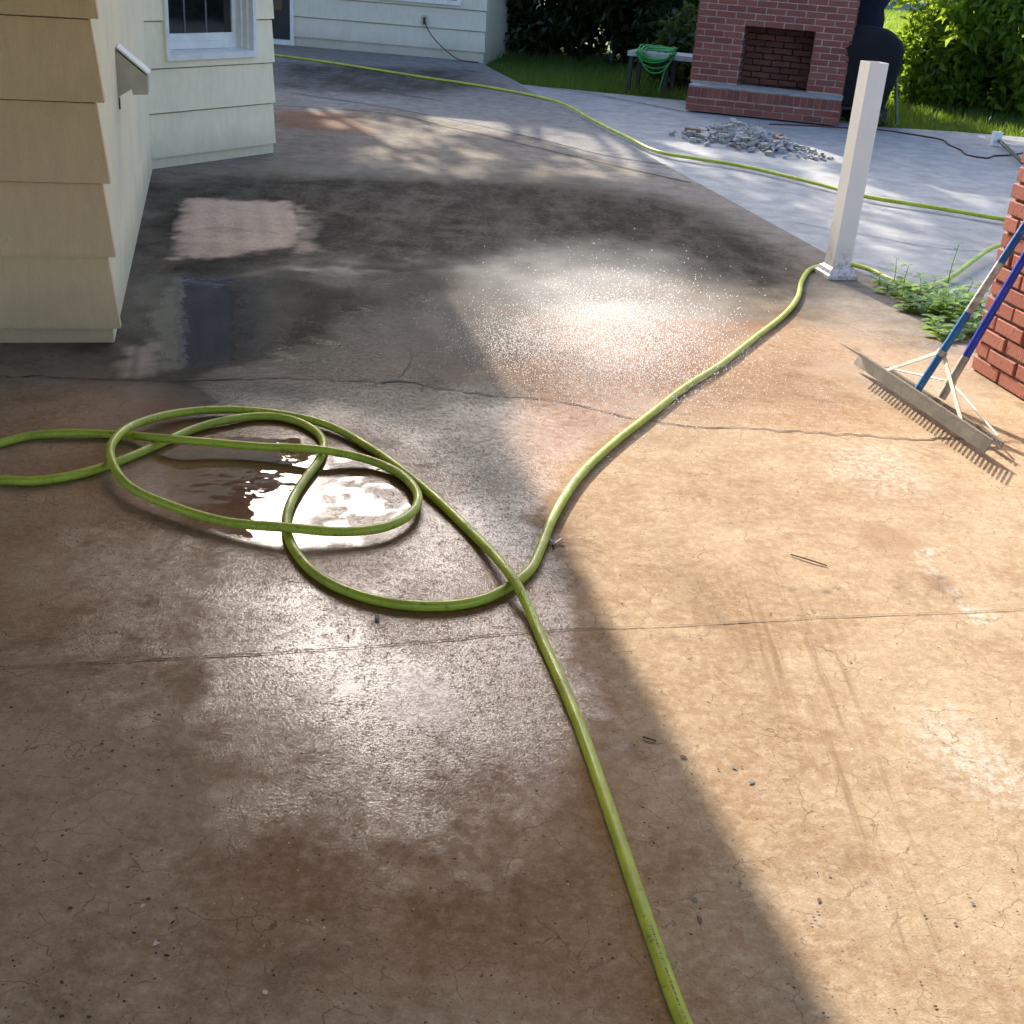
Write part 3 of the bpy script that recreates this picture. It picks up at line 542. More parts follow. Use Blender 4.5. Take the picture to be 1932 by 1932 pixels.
# ------------------------------------------------------------------ bricks
def bricks(mb, A, t, n, L, H0, courses, holes=(), bl=.203, bh=.057, jt=.0105, seed=1, rough=.002, dep=.09, toothed=0.):
    r = random.Random(seed); p = bh + jt; z = H0
    for c_ in range(courses):
        s_ = -(bl + jt) / 2 if c_ % 2 else 0.
        while s_ < L - .01:
            s0, s1 = max(s_, 0), min(s_ + bl, L); s_ += bl + jt
            if s1 - s0 < .03: continue
            spans = [(s0, s1)]
            for h_ in holes:
                if z + bh > h_[2] + .01 and z < h_[3] - .01:
                    sp = []
                    for a, b in spans:
                        if b <= h_[0] or a >= h_[1]: sp.append((a, b))
                        else:
                            if h_[0] - a > .03: sp.append((a, h_[0]))
                            if b - h_[1] > .03: sp.append((h_[1], b))
                    spans = sp
            for a, b in spans:
                o_ = r.uniform(-rough, rough); dz = r.uniform(-rough, rough) * .5; e = r.uniform(0, rough)
                if toothed and a == 0: a -= r.uniform(0, toothed)
                q_ = lambda s2, o2, z2: A + t * s2 + n * o2 + UZ * z2
                f = .003
                c8 = [q_(a + e, -dep, z + dz), q_(b - e, -dep, z + dz), q_(b - e, o_, z + dz), q_(a + e, o_, z + dz), q_(a + e, -dep, z + bh + dz), q_(b - e, -dep, z + bh + dz), q_(b - e, o_, z + bh + dz), q_(a + e, o_, z + bh + dz)]
                front = [q_(a + e + f, o_ + f, z + dz + f), q_(b - e - f, o_ + f, z + dz + f), q_(b - e - f, o_ + f, z + bh + dz - f), q_(a + e + f, o_ + f, z + bh + dz - f)]
                mb.add(c8 + front, [(0, 1, 2, 3)[::-1], (4, 5, 6, 7), (0, 1, 5, 4), (1, 2, 6, 5), (3, 0, 4, 7), (3, 2, 9, 8), (2, 6, 10, 9), (6, 7, 11, 10), (7, 3, 8, 11), (8, 9, 10, 11)])
        z += p
# outdoor fireplace
FA = g(1293, 207); FB = g(1581, 237); FT = (FB - FA).normalized(); FN = Vector((FT.y, -FT.x, 0)); FL = (FB - FA).length
fire = thing('brick_fireplace', 'red brick outdoor fireplace with a raised hearth and dark firebox', 'fireplace', (FA + FB) / 2)
SET = .42; fq = lambda s_, o_, z: FA + FT * s_ + FN * o_ + UZ * z
def wall_s(px, py): return on_plane(px, py, FA - FN * SET, FB - FN * SET)
w0 = wall_s(1300, 160)[0] - .0; w1_ = wall_s(1622, 0)[0]; hx0 = wall_s((1200 + 1780 / 2.972) * .7728, 160)[0]; hx1 = wall_s((1900 + 200 / 2.76) * .7728, 150)[0]
hz1 = wall_s((1200 + 1850 / 2.972) * .7728, 222 / 2.972 * .7728)[1]
hz1 = .285 + .0675 * math.ceil((hz1 - .285) / .0675) - .004; WL = w1_ - w0; WA = fq(w0, -SET, 0); FH = (hx0 - w0, hx1 - w0, .30, hz1)
mb = MB(); bricks(mb, WA, FT, FN, WL, .285, 30, [FH], seed=3, dep=.10); 
SA = WA - FN * .9; bricks(mb, WA + FT * WL - FN * .02, -FN, FT, .8, .285, 30, seed=4, dep=.05); bricks(mb, WA - FT * 0 - FN * .82, FN, -FT, .8, .285, 30, seed=5, dep=.05)
mb.build('chimney_breast', MAT['brick'], fire)
mb = MB()
for a, b, z0, z1 in ((0.012, FH[0] - .004, .26, 2.3), (FH[1] + .004, WL - .012, .26, 2.3), (FH[0] - .004, FH[1] + .004, hz1 + .004, 2.3)): mb.box(WA + FT * a - FN * .82 + UZ * z0, FT * (b - a), FN * .812, UZ * (z1 - z0))
mb.box(WA + FT * .012 - FN * .9 + UZ * 0, FT * (WL - .024), FN * .078, UZ * 2.3)
mb.box(fq(.01, -SET - .3, 0), FT * (FL - .02), FN * (SET + .29), UZ * .255); mb.build('mortar', MAT['mortar'], fire)
mb = MB(); FW = FH[1] - FH[0]
bricks(mb, WA + FT * FH[0] - FN * .42, FT, FN, FW, .27, 10, seed=6, dep=.06); bricks(mb, WA + FT * FH[0] - FN * .42, FN, FT, .4, .27, 10, seed=7, dep=.003); bricks(mb, WA + FT * FH[1], -FN, -FT, .4, .27, 10, seed=8, dep=.003)
mb.build('firebox', MAT['firebox'], fire)
mb = MB(); bricks(mb, fq(0, 0, 0), FT, FN, FL, .008, 2, seed=9, dep=.1); bricks(mb, fq(0, -SET, 0), FN, -FT, SET, .008, 2, seed=10, dep=.1); bricks(mb, fq(FL, 0, 0), -FN, FT, SET, .008, 2, seed=10, dep=.1)
n_ = round(FL / .071)
for i in range(n_):
    a = i * FL / n_; mb.box(fq(a + .004, -.19, .148), FT * (FL / n_ - .011), FN * (.194 + R_.uniform(-.002, .002)), UZ * (.1 + R_.uniform(-.002, .002)))
mb.build('hearth', MAT['brick'], fire)
mb = MB(); mb.box(fq(.003, -SET - .02, .256), FT * (FL - .006), FN * (SET + .022), UZ * .012); mb.build('hearth_ledge', MAT['cap'], fire)

# near brick wall
PA = g(1822, 699) + Vector((.03, .03, 0)); PT = (g(1932, 768) - g(1822, 699)).normalized(); PN = Vector((PT.y, -PT.x, 0)); PN = PN if PN.x < 0 else -PN
pier = thing('brick_wall', 'low red brick wall with raked mortar at the right, rakes leaning on it', 'wall', PA)
mb = MB(); bricks(mb, PA, PT, PN, 1.7, .006, 15, seed=21, rough=.005, bh=.056, jt=.0125, dep=.1, toothed=.006); bricks(mb, PA - PN * .22 - PT * 0, PN, -PT, .2, .006, 15, seed=22, rough=.003, bh=.056, jt=.0125, dep=.05)
mb.build('brickwork', MAT['brick_near'], pier)
mb = MB(); mb.box(PA - PN * .3 + PT * .012 + UZ * 0, PT * 1.66, PN * .288, UZ * 1.02); mb.build('mortar', MAT['mortar_near'], pier)

# ------------------------------------------------------------------ white post
post = thing('post', 'short white vinyl post with a muddy foot standing on the slab edge', 'post', (1.715, 6.80, 0))
pc = Vector((1.716, 6.815, 0)); hw = .0535; PH = 1.137
ring = lambda r_, z, c_=pc: [c_ + NN * a * r_ + DD * b * r_ + UZ * z for a, b in ((-1, -1), (1, -1), (1, 1), (-1, 1))]
mb = MB(); o4 = ring(hw, .002) + ring(hw, PH); i4 = ring(hw - .006, PH - .7) + ring(hw - .006, PH)
mb.add(o4 + i4, [(0, 1, 5, 4), (1, 2, 6, 5), (2, 3, 7, 6), (3, 0, 4, 7)] + [(4, 5, 13, 12), (5, 6, 14, 13), (6, 7, 15, 14), (7, 4, 12, 15)] + [(8, 9, 13, 12), (9, 10, 14, 13), (10, 11, 15, 14), (11, 8, 12, 15), (8, 9, 10, 11)])
mb.build('shaft', MAT['vinyl'], post, origin=pc)
mb = MB()
mb.loft([ring(hw + .035, .001), ring(hw + .035, .022), ring(hw + .026, .030), ring(hw + .020, .050), ring(hw + .002, .062)], False); mb.build('base_trim', MAT['vinyl'], post, origin=pc)
mb = MB(); mb.add(ring(hw - .012, PH - .03), [(0, 1, 2, 3)]); mb.box(pc + NN * .01 - DD * .03 + UZ * (PH - .05), NN * .02, DD * .05, UZ * .045); mb.build('inner_bracket', MAT['steel'], post)

# ------------------------------------------------------------------ hoses
HR = .0142
def pts_px(lst): return [g(p[0], p[1], p[2] if len(p) > 2 else HR) for p in lst]
L1 = .031; OV = .043
main = [(1330, 2010), (1290, 1930), (1215, 1722), (1150, 1530), (1086, 1350), (1022, 1205), (987, 1125, .03), (965, 1088, OV), (930, 1045, .03), (890, 1005), (820, 938), (762, 890, .018), (700, 846), (620, 803, .02), (540, 783, .02), (430, 773, .02), (330, 780, .024), (250, 803, .03), (211, 838, OV), (212, 872, OV), (245, 918, .036), (330, 957, L1), (430, 985, .033), (540, 995, OV), (650, 1003, .034), (727, 994, L1), (776, 968, .03), (789, 938, .028), (775, 912, .024), (745, 888, .02), (690, 866, .024), (600, 848, OV), (500, 843, .034), (400, 835, .036), (330, 829, OV), (220, 820, .016), (130, 817, .018), (60, 822), (0, 836), (-90, 865), (-110, 890), (-60, 908), (0, 906), (70, 907), (150, 894), (220, 872), (300, 838), (370, 808), (430, 792, .018), (500, 785), (555, 793), (597, 815), (611, 838), (603, 866), (574, 905), (548, 950), (540, 990), (550, 1028), (590, 1078), (650, 1113), (740, 1138), (840, 1143), (910, 1131), (960, 1107), (1000, 1075), (1022, 1030), (1042, 980), (1090, 903), (1150, 843), (1230, 780), (1290, 733), (1360, 688), (1420, 641), (1480, 594), (1505, 562), (1513, 530), (1530, 508), (1560, 500), (1605, 499), (1640, 508), (1690, 531), (1730, 543, .0), (1770, 535, .0), (1805, 515, .02), (1835, 492, .03), (1876, 466, .05), (1930, 455, .03)]
mb = MB(); mb.tube(spline(pts_px(main), .02), HR, 12)
mainh = tag(mb.build('garden_hose', MAT['hose']), 'lime green hose looping across the wet floor in the foreground', 'hose')
mb = MB(); sp = spline(pts_px(main), .004); r = random.Random(4); run = 0.
for i in range(1, len(sp) - 1):
    run += (sp[i] - sp[i - 1]).length
    if run % 1.35 < .30 and r.random() < .55:
        t = (sp[i + 1] - sp[i - 1]).normalized(); sd = t.cross(UZ).normalized(); p = sp[i] + UZ * (HR + .0003) * .97 - Vector((0, .0034, 0)); w_ = r.uniform(.0007, .0020)
        mb.add([p - t * .0011 - sd * w_, p + t * .0011 - sd * w_, p + t * .0011 + sd * w_, p - t * .0011 + sd * w_], [(0, 1, 2, 3)])
mb.build('printed_marks', MAT['black'], mainh, recalc=False)['kind'] = 'stuff'
far = [(420, 92), (520, 104), (610, 116), (700, 130), (800, 146), (900, 161), (1000, 179), (1045, 190), (1075, 202), (1110, 222), (1150, 243), (1190, 262), (1225, 280), (1262, 291), (1300, 297), (1400, 313), (1480, 331), (1560, 351), (1640, 372), (1760, 391), (1890, 413), (2000, 430)]
mb = MB(); mb.tube(spline([g(a, b, .016) for a, b in far], .05), .0155, 10)
tag(mb.build('garden_hose', MAT['hose']), 'lime green hose stretched across the far patio from the house to the brick wall', 'hose')

# ------------------------------------------------------------------ rakes
def z5(x, y): return ((1950 + x / 2.5764) * .7728, (500 + y / 2.5764) * .7728)
bL, bR = g(*z5(345, 1000), .024), g(*z5(1170, 1560), .024); BD = (bR - bL).normalized(); BNn = Vector((-BD.y, BD.x, 0)); BNn = BNn if BNn.x > 0 else -BNn
def handle_dir(B, px):
    r = ray(*px); A = np.array([[r[0], -BNn.x], [r[1], -BNn.y]]); t, s_ = np.linalg.solve(A, np.array([B.x, B.y])); z = H + t * r[2] - B.z
    return (BNn * s_ + UZ * z).normalized()
def closest(B, d, px):
    r = Vector(ray(*px)).normalized(); w0 = B - Vector((0, 0, H)); b = d.dot(r); return (b * r.dot(w0) - d.dot(w0)) / (1 - b * b)
def rake(bar_a, bar_b, hbase, hpx, paint, label, teeth_n, brace, tl, worn, bh):
    L = (bar_b - bar_a).length; t = (bar_b - bar_a).normalized(); hdir = handle_dir(hbase, hpx); td = t.cross(hdir); td = td if td.z > 0 else -td
    root = thing('rake', label, 'rake', bar_a, 'landscape rakes leaning on the brick wall')
    mb = MB(); mb.box(bar_a - td * .002, t * L, hdir * bh, td * .004); mb.build('head_bar', MAT['alu'], root)
    mb = MB()
    for i in range(teeth_n):
        a = bar_a + t * (.012 + (L - .024) * i / (teeth_n - 1)) + hdir * (bh - .006); mb.bar(a - t * 0, a + td * tl, .010, .002, t)
    mb.build('teeth', MAT['alu'], root)
    hb = hbase + hdir * .03; e = 1.5
    if worn:
        mb = MB(); mb.tube([hb, hb + hdir * .36], .0155, 12); mb.tube([hb + hdir * .58, hb + hdir * e], .0155, 12); hd_ = mb.build('handle', MAT['blue_worn'], root)
        mb = MB(); mb.tube([hb + hdir * .36, hb + hdir * .58], .0153, 12); mb.build('worn_patch', MAT['worn_white'], hd_)
    else:
        mb = MB(); mb.tube([hb + hdir * .17, hb + hdir * e], .0160, 12); hd_ = mb.build('handle', paint, root)
        mb = MB(); mb.tube([hb - hdir * .01, hb + hdir * .18], .0175, 12); mb.build('ferrule', MAT['alu_white'], hd_)
    cs = closest(hbase, hdir, z5(*brace[0])); top = hbase + hdir * cs; mb = MB()
    for s_ in brace[1:]:
        f = bar_a + t * s_ * L + hdir * .03 + BNn * .01; mb.bar(f, top + t * (.015 if s_ > .5 else -.015), brace_w, .004, t)
    mb.tube([top - hdir * .012, top + hdir * .012], .021, 12); mb.build('brace', MAT['alu_white'], root); return root
brace_w = .016
HB1 = g(*z5(715, 1215), .03); HB2 = g(*z5(880, 1250)) + UZ * .004
rake(bL, bR, HB1, z5(1417, 140), MAT['blue_worn'], 'aluminium rake with the scuffed blue handle worn white, nearer the camera', 37, ((890, 930), .19, .81), .12, True, .056)
brace_w = .007
off = BNn * .085
rake(bL + off + BD * .12, bR + off - BD * .03, HB2, z5(1417, 335), MAT['blue'], 'rake with the clean bright blue handle and pale ferrule, behind the scuffed one', 30, ((960, 1120), .05, .93), .025, False, .030)

# ------------------------------------------------------------------ table, coil, grill and the rest of the far patio
def z3(x, y): return ((1200 + x / 2.972) * .7728, y / 2.972 * .7728)
def z4(x, y): return ((1900 + x / 2.76) * .7728, y / 2.76 * .7728)
T1, T2, T3 = g(*z3(885, 655), -.02), g(*z3(980, 668), -.02), g(*z3(1270, 700), -.02)
table = thing('side_table', 'low grey table with thin dark legs beside the brick fireplace', 'table', T1)
tx = (T3 - T2); tx.z = 0; Lx = tx.length + .38; tx.normalize(); ty = Vector((-tx.y, tx.x, 0)); TZ = .47
c0 = T2 - tx * .03 - ty * .03
mb = MB(); mb.box(c0 + UZ * TZ - UZ * .05, tx * Lx, ty * .52, UZ * .055); mb.build('tabletop', MAT['table_top'], table)
for a, b in ((.02, .02), (.02, .46), (.52, .02), (.52, .46)):
    mb = MB(); mb.box(c0 + tx * (a if a < .1 else Lx - .42) + ty * b - UZ * .02, tx * .045, ty * .045, UZ * (TZ - .031)); mb.build('leg', MAT['table_leg'], table)
coil = MB(); cc = c0 + tx * .30 + ty * .02
for i in range(7):
    r = random.Random(40 + i); w_ = .20 + r.uniform(-.03, .03); dx = r.uniform(-.03, .05); dp = .17 + r.uniform(-.12, .04); pts = []
    for j in range(33):
        an = 2 * math.pi * j / 32; x_ = math.cos(an) * w_; s_ = math.sin(an)
        if s_ >= 0: p = cc + tx * (x_ + dx + .05) + ty * (.02 + .10 * s_ + .01 * i) + UZ * (TZ + .02 + .008 * i + .012 * r.random())
        else: p = cc + tx * (x_ + dx + .05) - ty * (.045 + .012 * (i % 3)) + UZ * (TZ + .02 + dp * s_ * 1.25)
        pts.append(p)
    coil.tube(spline(pts, .03), .0095, 8)
coil.tube(spline([cc + tx * .2 - ty * .05 + UZ * .36, cc + tx * .17 - ty * .05 + UZ * .2, cc + tx * .14 - ty * .05 + UZ * .06], .03), .0095, 8)
tag(coil.build('coiled_hose', MAT['coil']), 'bright green thin hose coiled and hanging over the edge of the grey table', 'hose')

GA, GB = g(*z4(405, 838)), g(*z4(795, 845)); GT = FT; GNn = FN
grill = thing('covered_grill', 'black fabric covered grill on casters beside the brick fireplace', 'grill', (GA + GB) / 2)
def rrect(c_, t, n, wx, wy, z, k=20, pw=.35):
    out = []
    for i in range(k):
        an = 2 * math.pi * i / k; ca, sa = math.cos(an), math.sin(an); x_ = math.copysign(abs(ca) ** pw, ca) * wx / 2; y_ = math.copysign(abs(sa) ** pw, sa) * wy / 2
        p = c_ + t * x_ + n * y_ + UZ * z; wv = mnoise.noise(p * 6) * .025 + .012 * mnoise.noise(Vector((p.x * 14, p.y * 14, p.z * 1.5))); out.append(p + (t * ca + n * sa) * wv)
    return out
gc = Vector((3.56, 14.32, 0))
mb = MB(); mb.loft([rrect(gc + GT * o_, GT, GNn, a, b, z) for z, a, b, o_ in ((.17, .54, .42, -.04), (.22, .57, .44, -.03), (.45, .62, .46, -.01), (.62, .66, .48, 0), (.76, .66, .48, 0), (.86, .61, .44, -.02), (.93, .50, .36, -.05), (.97, .38, .28, -.08), (.99, .2, .12, -.10))]); mb.build('cover', MAT['black_fabric'], grill)
mb = MB(); mb.cbox(gc + UZ * .145 - GT * .05, GT * .60, GNn * .44, UZ * .035); mb.build('bottom_shelf', MAT['black'], grill)
for a, b in ((-.30, .2), (.25, .2), (-.30, -.2), (.25, -.2)):
    p = gc + GT * a + GNn * b; mb = MB(); mb.tube([p + GT * -.018 + UZ * .048, p + GT * .018 + UZ * .048], .047, 14); mb.box(p - GT * .024 - GNn * .02 + UZ * .06, GT * .048, GNn * .04, UZ * .075); mb.build('caster', MAT['black'], grill)
mb = MB(); mb.tube([gc + GT * .30 + GNn * .05 + UZ * .5, gc + GT * .40 + GNn * .12 + UZ * .012], .016, 8); mb.build('stay_leg', MAT['gray_metal'], grill)
hc = Vector((3.50, 14.72, 0))
mb = MB(); mb.loft([rrect(hc + GT * o_, GT, GNn, a, b, z, pw=.6) for z, a, b, o_ in ((0, .34, .34, 0), (.5, .38, .38, 0), (1.05, .40, .40, .01), (1.15, .38, .38, 0), (1.24, .44, .44, .03), (1.38, .42, .42, .02), (1.7, .36, .36, 0), (2.0, .2, .2, -.02))])
tag(mb.build('covered_umbrella', MAT['navy_fabric'], origin=hc), 'tall navy fabric cover standing between the grill and the fireplace', 'covered umbrella')

# rubble
RCn = g(1405, 272, -.02); rd = (g(1500, 290) - g(1320, 255)); rd.z = 0; rd.normalize(); rn = Vector((-rd.y, rd.x, 0))
def chunk(mb, c_, s_, r):
    import itertools
    vs = []; an = Matrix.Rotation(r.uniform(0, 6.28), 3, 'Z') @ Matrix.Rotation(r.uniform(-.6, .6), 3, 'X')
    dims = Vector((r.uniform(.7, 1.4), r.uniform(.6, 1.1), r.uniform(.35, .8))) * s_
    for a, b, c2 in ((-1, -1, -1), (1, -1, -1), (1, 1, -1), (-1, 1, -1), (-1, -1, 1), (1, -1, 1), (1, 1, 1), (-1, 1, 1)):
        p = Vector((a * dims.x * r.uniform(.55, 1), b * dims.y * r.uniform(.55, 1), c2 * dims.z * r.uniform(.55, 1))) / 2; vs.append(c_ + an @ p)
    mb.box8(vs)
mb = MB(); r = random.Random(5)
def hgt(a, b): return max(0, .125 * math.exp(-((a + .14) / .28) ** 2 - (b / .26) ** 2) + .08 * math.exp(-((a - .28) / .28) ** 2 - (b / .26) ** 2) + .05 * math.exp(-(a / .8) ** 2 - ((b + .15) / .4) ** 2) - .01)
for i in range(1500):
    a, b = r.gauss(0, .25), r.gauss(-.03, .17); hh = hgt(a, b)
    if hh < .012 and r.random() < .6: continue
    chunk(mb, RCn + rd * a + rn * b + UZ * (hh * r.uniform(.75, 1.02) + .008), r.choice((.015, .02, .025, .03, .035, .04, .05, .06, .085)), r)
for i in range(160):
    a = .42 + r.random() ** 1.4 * .5; chunk(mb, RCn + rd * a + rn * r.gauss(-.02, .08) + UZ * .01, r.choice((.015, .025, .035)), r)
nn_ = 24; vs = []; fs = []
for i in range(nn_):
    for j in range(nn_):
        a = -.75 + 1.5 * i / (nn_ - 1); b = -.55 + 1.1 * j / (nn_ - 1); p = RCn + rd * a + rn * b; vs.append(p + UZ * (hgt(a, b) * .95 - .012 + .02 * mnoise.noise(p * 9)))
for i in range(nn_ - 1):
    for j in range(nn_ - 1): fs.append((i * nn_ + j, (i + 1) * nn_ + j, (i + 1) * nn_ + j + 1, i * nn_ + j + 1))
dm = MB(); dm.add(vs, fs, True)
rub = tag(mb.build('rubble_pile', MAT['rubble'], origin=RCn), 'heap of broken grey concrete and mortar swept together on the patio', 'rubble')
dm.build('dust', MAT['pavement'], rub)
def z6(x, y): return ((1650 + x / 4.293) * .7728, (270 + y / 4.293) * .7728)
mb = MB(); c_ = g(*z6(230, 262)) + UZ * .03; mb.bar(c_ - rd * .14, c_ + rd * .16 + UZ * .01, .07, .055, rn); tag(mb.build('brick_fragment', MAT['wood']), 'brown block lying on the left end of the rubble heap', 'block')
mb = MB(); chunk(mb, RCn + rd * .34 + rn * -.02 + UZ * .10, .06, random.Random(3)); tag(mb.build('brick_fragment', MAT['brick']), 'red brick fragment on top of the rubble heap', 'brick piece')
mb = MB(); chunk(mb, RCn - rd * .22 + rn * .02 + UZ * .125, .06, random.Random(9)); tag(mb.build('brick_fragment', simple('pinkish_brick', (.38, .25, .22), .9, .3, 20, .4)), 'pinkish brick fragment at the peak of the rubble heap', 'brick piece')
# cord and fallen pole
cx = [(-60, 836), (180, 845), (390, 858), (670, 872), (900, 905), (1100, 940), (1150, 975), (1230, 1010), (1280, 1045), (1400, 1065), (1450, 1050), (1560, 1045), (1650, 1030), (1760, 1015)]
mb = MB(); mb.tube(spline([g(*z4(a, b), -.012) for a, b in cx], .06), .0085, 6); tag(mb.build('extension_cord', MAT['cord']), 'thin dark red cord snaking over the far patio below the lawn', 'cord')
def z7(x, y): return ((2340 + x / 8.05) * .7728, (320 + y / 8.05) * .7728)
b0 = g(*z7(775, 262)); b1 = g(*z7(1260, 620), .05)
fp_ = thing('fallen_pole', 'black pole with a white end block lying on the far patio', 'pole', b0)
mb = MB(); mb.tube([b0 + UZ * .04, b1], .018, 8); mb.build('rod', MAT['black'], fp_)
mb = MB(); mb.cbox(b0 + UZ * .055 - Vector((.03, 0, 0)), (.085, 0, 0), (0, .08, 0), (0, 0, .14)); mb.build('end_block', MAT['trim'], fp_)
# bits on the near floor
c_ = g(1044, 1026, .006); mb = MB()
mb.tube([c_ + Vector((.0, -.012, 0)), c_ + Vector((0, .002, .004))], .0045, 8); mb.bar(c_, c_ + Vector((-.016, .03, .006)), .007, .003); mb.bar(c_, c_ + Vector((.024, .026, .006)), .007, .003)
tag(mb.build('wing_nut', MAT['steel']), 'small Y-shaped metal wing fitting lying beside the hose at the shadow edge', 'metal fitting')
mb = MB(); mb.tube(spline([g(1492, 1046, .004), g(1520, 1054, .006), g(1560, 1067, .004)], .02), .0022, 6); tag(mb.build('twig', MAT['twig']), 'thin brown twig on the sunlit tan concrete', 'twig')
mb = MB(); mb.tube(spline([g(1213, 1390, .004), g(1226, 1394, .005), g(1238, 1398, .003)], .02), .002, 6); tag(mb.build('twig', MAT['twig']), 'short dark twig in the shade just left of the sunlit floor', 'twig')
mb = MB(); chunk(mb, g(712, 1166, .006), .02, random.Random(2)); tag(mb.build('pebble', MAT['rubble']), 'small wet pebble below the big hose loop', 'pebble')

# ------------------------------------------------------------------ leaves
def leaves(C, size, up=.3, asp=.55, fold=.18, seed=0):
    """C (n,3) leaf positions -> vertex and face arrays of folded pointed leaves"""
    r = np.random.default_rng(seed); n = len(C); s_ = size * (.6 + .8 * r.random(n))
    a = r.normal(size=(n, 3)); a[:, 2] -= .25; a /= np.linalg.norm(a, axis=1)[:, None]
    nr_ = r.normal(size=(n, 3)); nr_[:, 2] += up * 4; b = np.cross(nr_, a); b /= np.linalg.norm(b, axis=1)[:, None] + 1e-9; c = np.cross(a, b)
    L = a * s_[:, None]; Wd = b * (s_ * asp / 2)[:, None]; Fo = c * (s_ * fold)[:, None]
    V = np.stack([C, C + L * .45 + Wd + Fo, C + L, C + L * .45 - Wd + Fo], 1).reshape(-1, 3); i = np.arange(n)[:, None] * 4
    F = np.concatenate([i + [0, 1, 2], i + [0, 2, 3]], 1).reshape(-1, 3); return V, F
def crown_points(cl, per, rad, r, squash=.8):
    P_ = []
    for c_ in cl:
        k_ = int(per * r.uniform(.6, 1.4)); d = r.normal(size=(k_, 3)); d /= np.linalg.norm(d, axis=1)[:, None]; rr = rad * (.55 + .45 * r.random(k_)) * r.uniform(.7, 1.25)
        d[:, 2] *= squash; P_.append(np.array(c_) + d * rr[:, None])
    return np.concatenate(P_)
def bush(label, base, rx, ry, h, ncl, per, rad, size, mat, seed, cat='bush', group=None, hollow=.55, low=.12):
    r = np.random.default_rng(seed); root = thing('bush', label, cat, base, group); cl = []
    while len(cl) < ncl:
        p = r.uniform(-1, 1, 3); q = np.linalg.norm(p)
        if q > 1 or q < hollow: continue
        cl.append((base[0] + p[0] * rx * (1 + .25 * r.normal() * .4), base[1] + p[1] * ry, base[2] + low + (p[2] + 1) / 2 * h * (1 + .1 * r.normal())))
    V, F = leaves(crown_points(cl, per, rad, r), size, seed=seed); np_mesh('foliage', V, F, mat, root)
    mb = MB()
    for i in range(7):
        c_ = cl[i * (len(cl) // 7)]; b_ = Vector(base) + Vector((r.normal() * rx * .12, r.normal() * ry * .12, -.08)); e = Vector(c_); m_ = (b_ + e) / 2 + Vector((r.normal() * .1, r.normal() * .1, .15)); mb.tube(spline([b_, m_, e], .25), list(np.linspace(.035, .010, len(spline([b_, m_, e], .25)))), 6)
    mb.build('stem', MAT['bark'], root); return root
# right-hand shrub
bush('large leafy shrub on the right, its left side lit yellow green', (6.6, 17.0, -.08), 1.9, 1.7, 3.6, 330, 75, .30, .15, MAT['leaf'], 1, hollow=.5, low=.0)
bush('bright low shrub in front of the large lit shrub beside the covered grill', (5.25, 17.3, -.08), .75, .8, 1.25, 90, 60, .22, .12, MAT['leaf'], 2, low=.0)
bush('darker shrub at the right edge behind the low brick wall', (9.2, 16.6, -.08), 1.3, 1.3, 3.0, 150, 70, .32, .14, MAT['leaf'], 3, low=0)
# dark hedge behind the table
hb = [((-.1, 20.4), 1.3, 1.2, 4.2, 'dark bush right beside the corner of the pale outbuilding'), ((1.6, 19.6), 1.3, 1.2, 4.0, 'dark bush straight behind the grey table'), ((1.95, 20.6), .9, .9, 3.2, 'dark bush filling the gap beside the fireplace chimney'), ((.8, 22.2), 1.8, 1.2, 4.6, 'taller dark bush standing behind the other dark bushes')]
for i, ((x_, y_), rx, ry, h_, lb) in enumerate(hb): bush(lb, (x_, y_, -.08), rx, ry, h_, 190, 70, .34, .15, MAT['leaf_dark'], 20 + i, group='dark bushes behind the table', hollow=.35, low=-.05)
for i, (x_, y_, lb) in enumerate(((-7.5, 24.5, 'unseen dark tall shrub far left behind the outbuilding'), (-4.8, 24.8, 'unseen dark tall shrub behind the middle of the outbuilding'), (-2.2, 24.2, 'unseen dark tall shrub behind the right end of the outbuilding'))): bush(lb, (x_, y_, -.08), 1.7, 1.2, 5.6, 170, 60, .5, .22, MAT['leaf_dark'], 60 + i, group='tall shrubs behind the outbuilding', hollow=.35, low=-.05)  # filler out of view, added to darken reflections in the wet floor
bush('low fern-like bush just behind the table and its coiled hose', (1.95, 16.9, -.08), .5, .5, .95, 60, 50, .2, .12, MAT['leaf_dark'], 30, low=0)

def tree(label, base, clusters, per, rad, size, seed, trunk_top, mat=MAT['leaf_tree']):
    r = np.random.default_rng(seed); root = thing('tree', label, 'tree', base, 'tall trees behind the outbuilding')
    V, F = leaves(crown_points(clusters, per, rad, r), size, seed=seed); np_mesh('crown', V, F, mat, root)
    mb = MB(); b_ = Vector(base); tt = Vector(trunk_top); sp = spline([b_ - UZ * .1, (b_ + tt) / 2 + Vector((.15, -.1, 0)), tt], .5); mb.tube(sp, list(np.linspace(.24, .12, len(sp))), 10)
    for i in range(16):
        e = Vector(clusters[int(i * len(clusters) / 16)]); s0 = b_.lerp(tt, .55 + .4 * (i / 16)); m_ = (s0 + e) / 2 + Vector((0, 0, .5)); sp = spline([s0, m_, e], .5); mb.tube(sp, list(np.linspace(.08, .015, len(sp))), 6)
    mb.build('trunk', MAT['bark'], root); return root
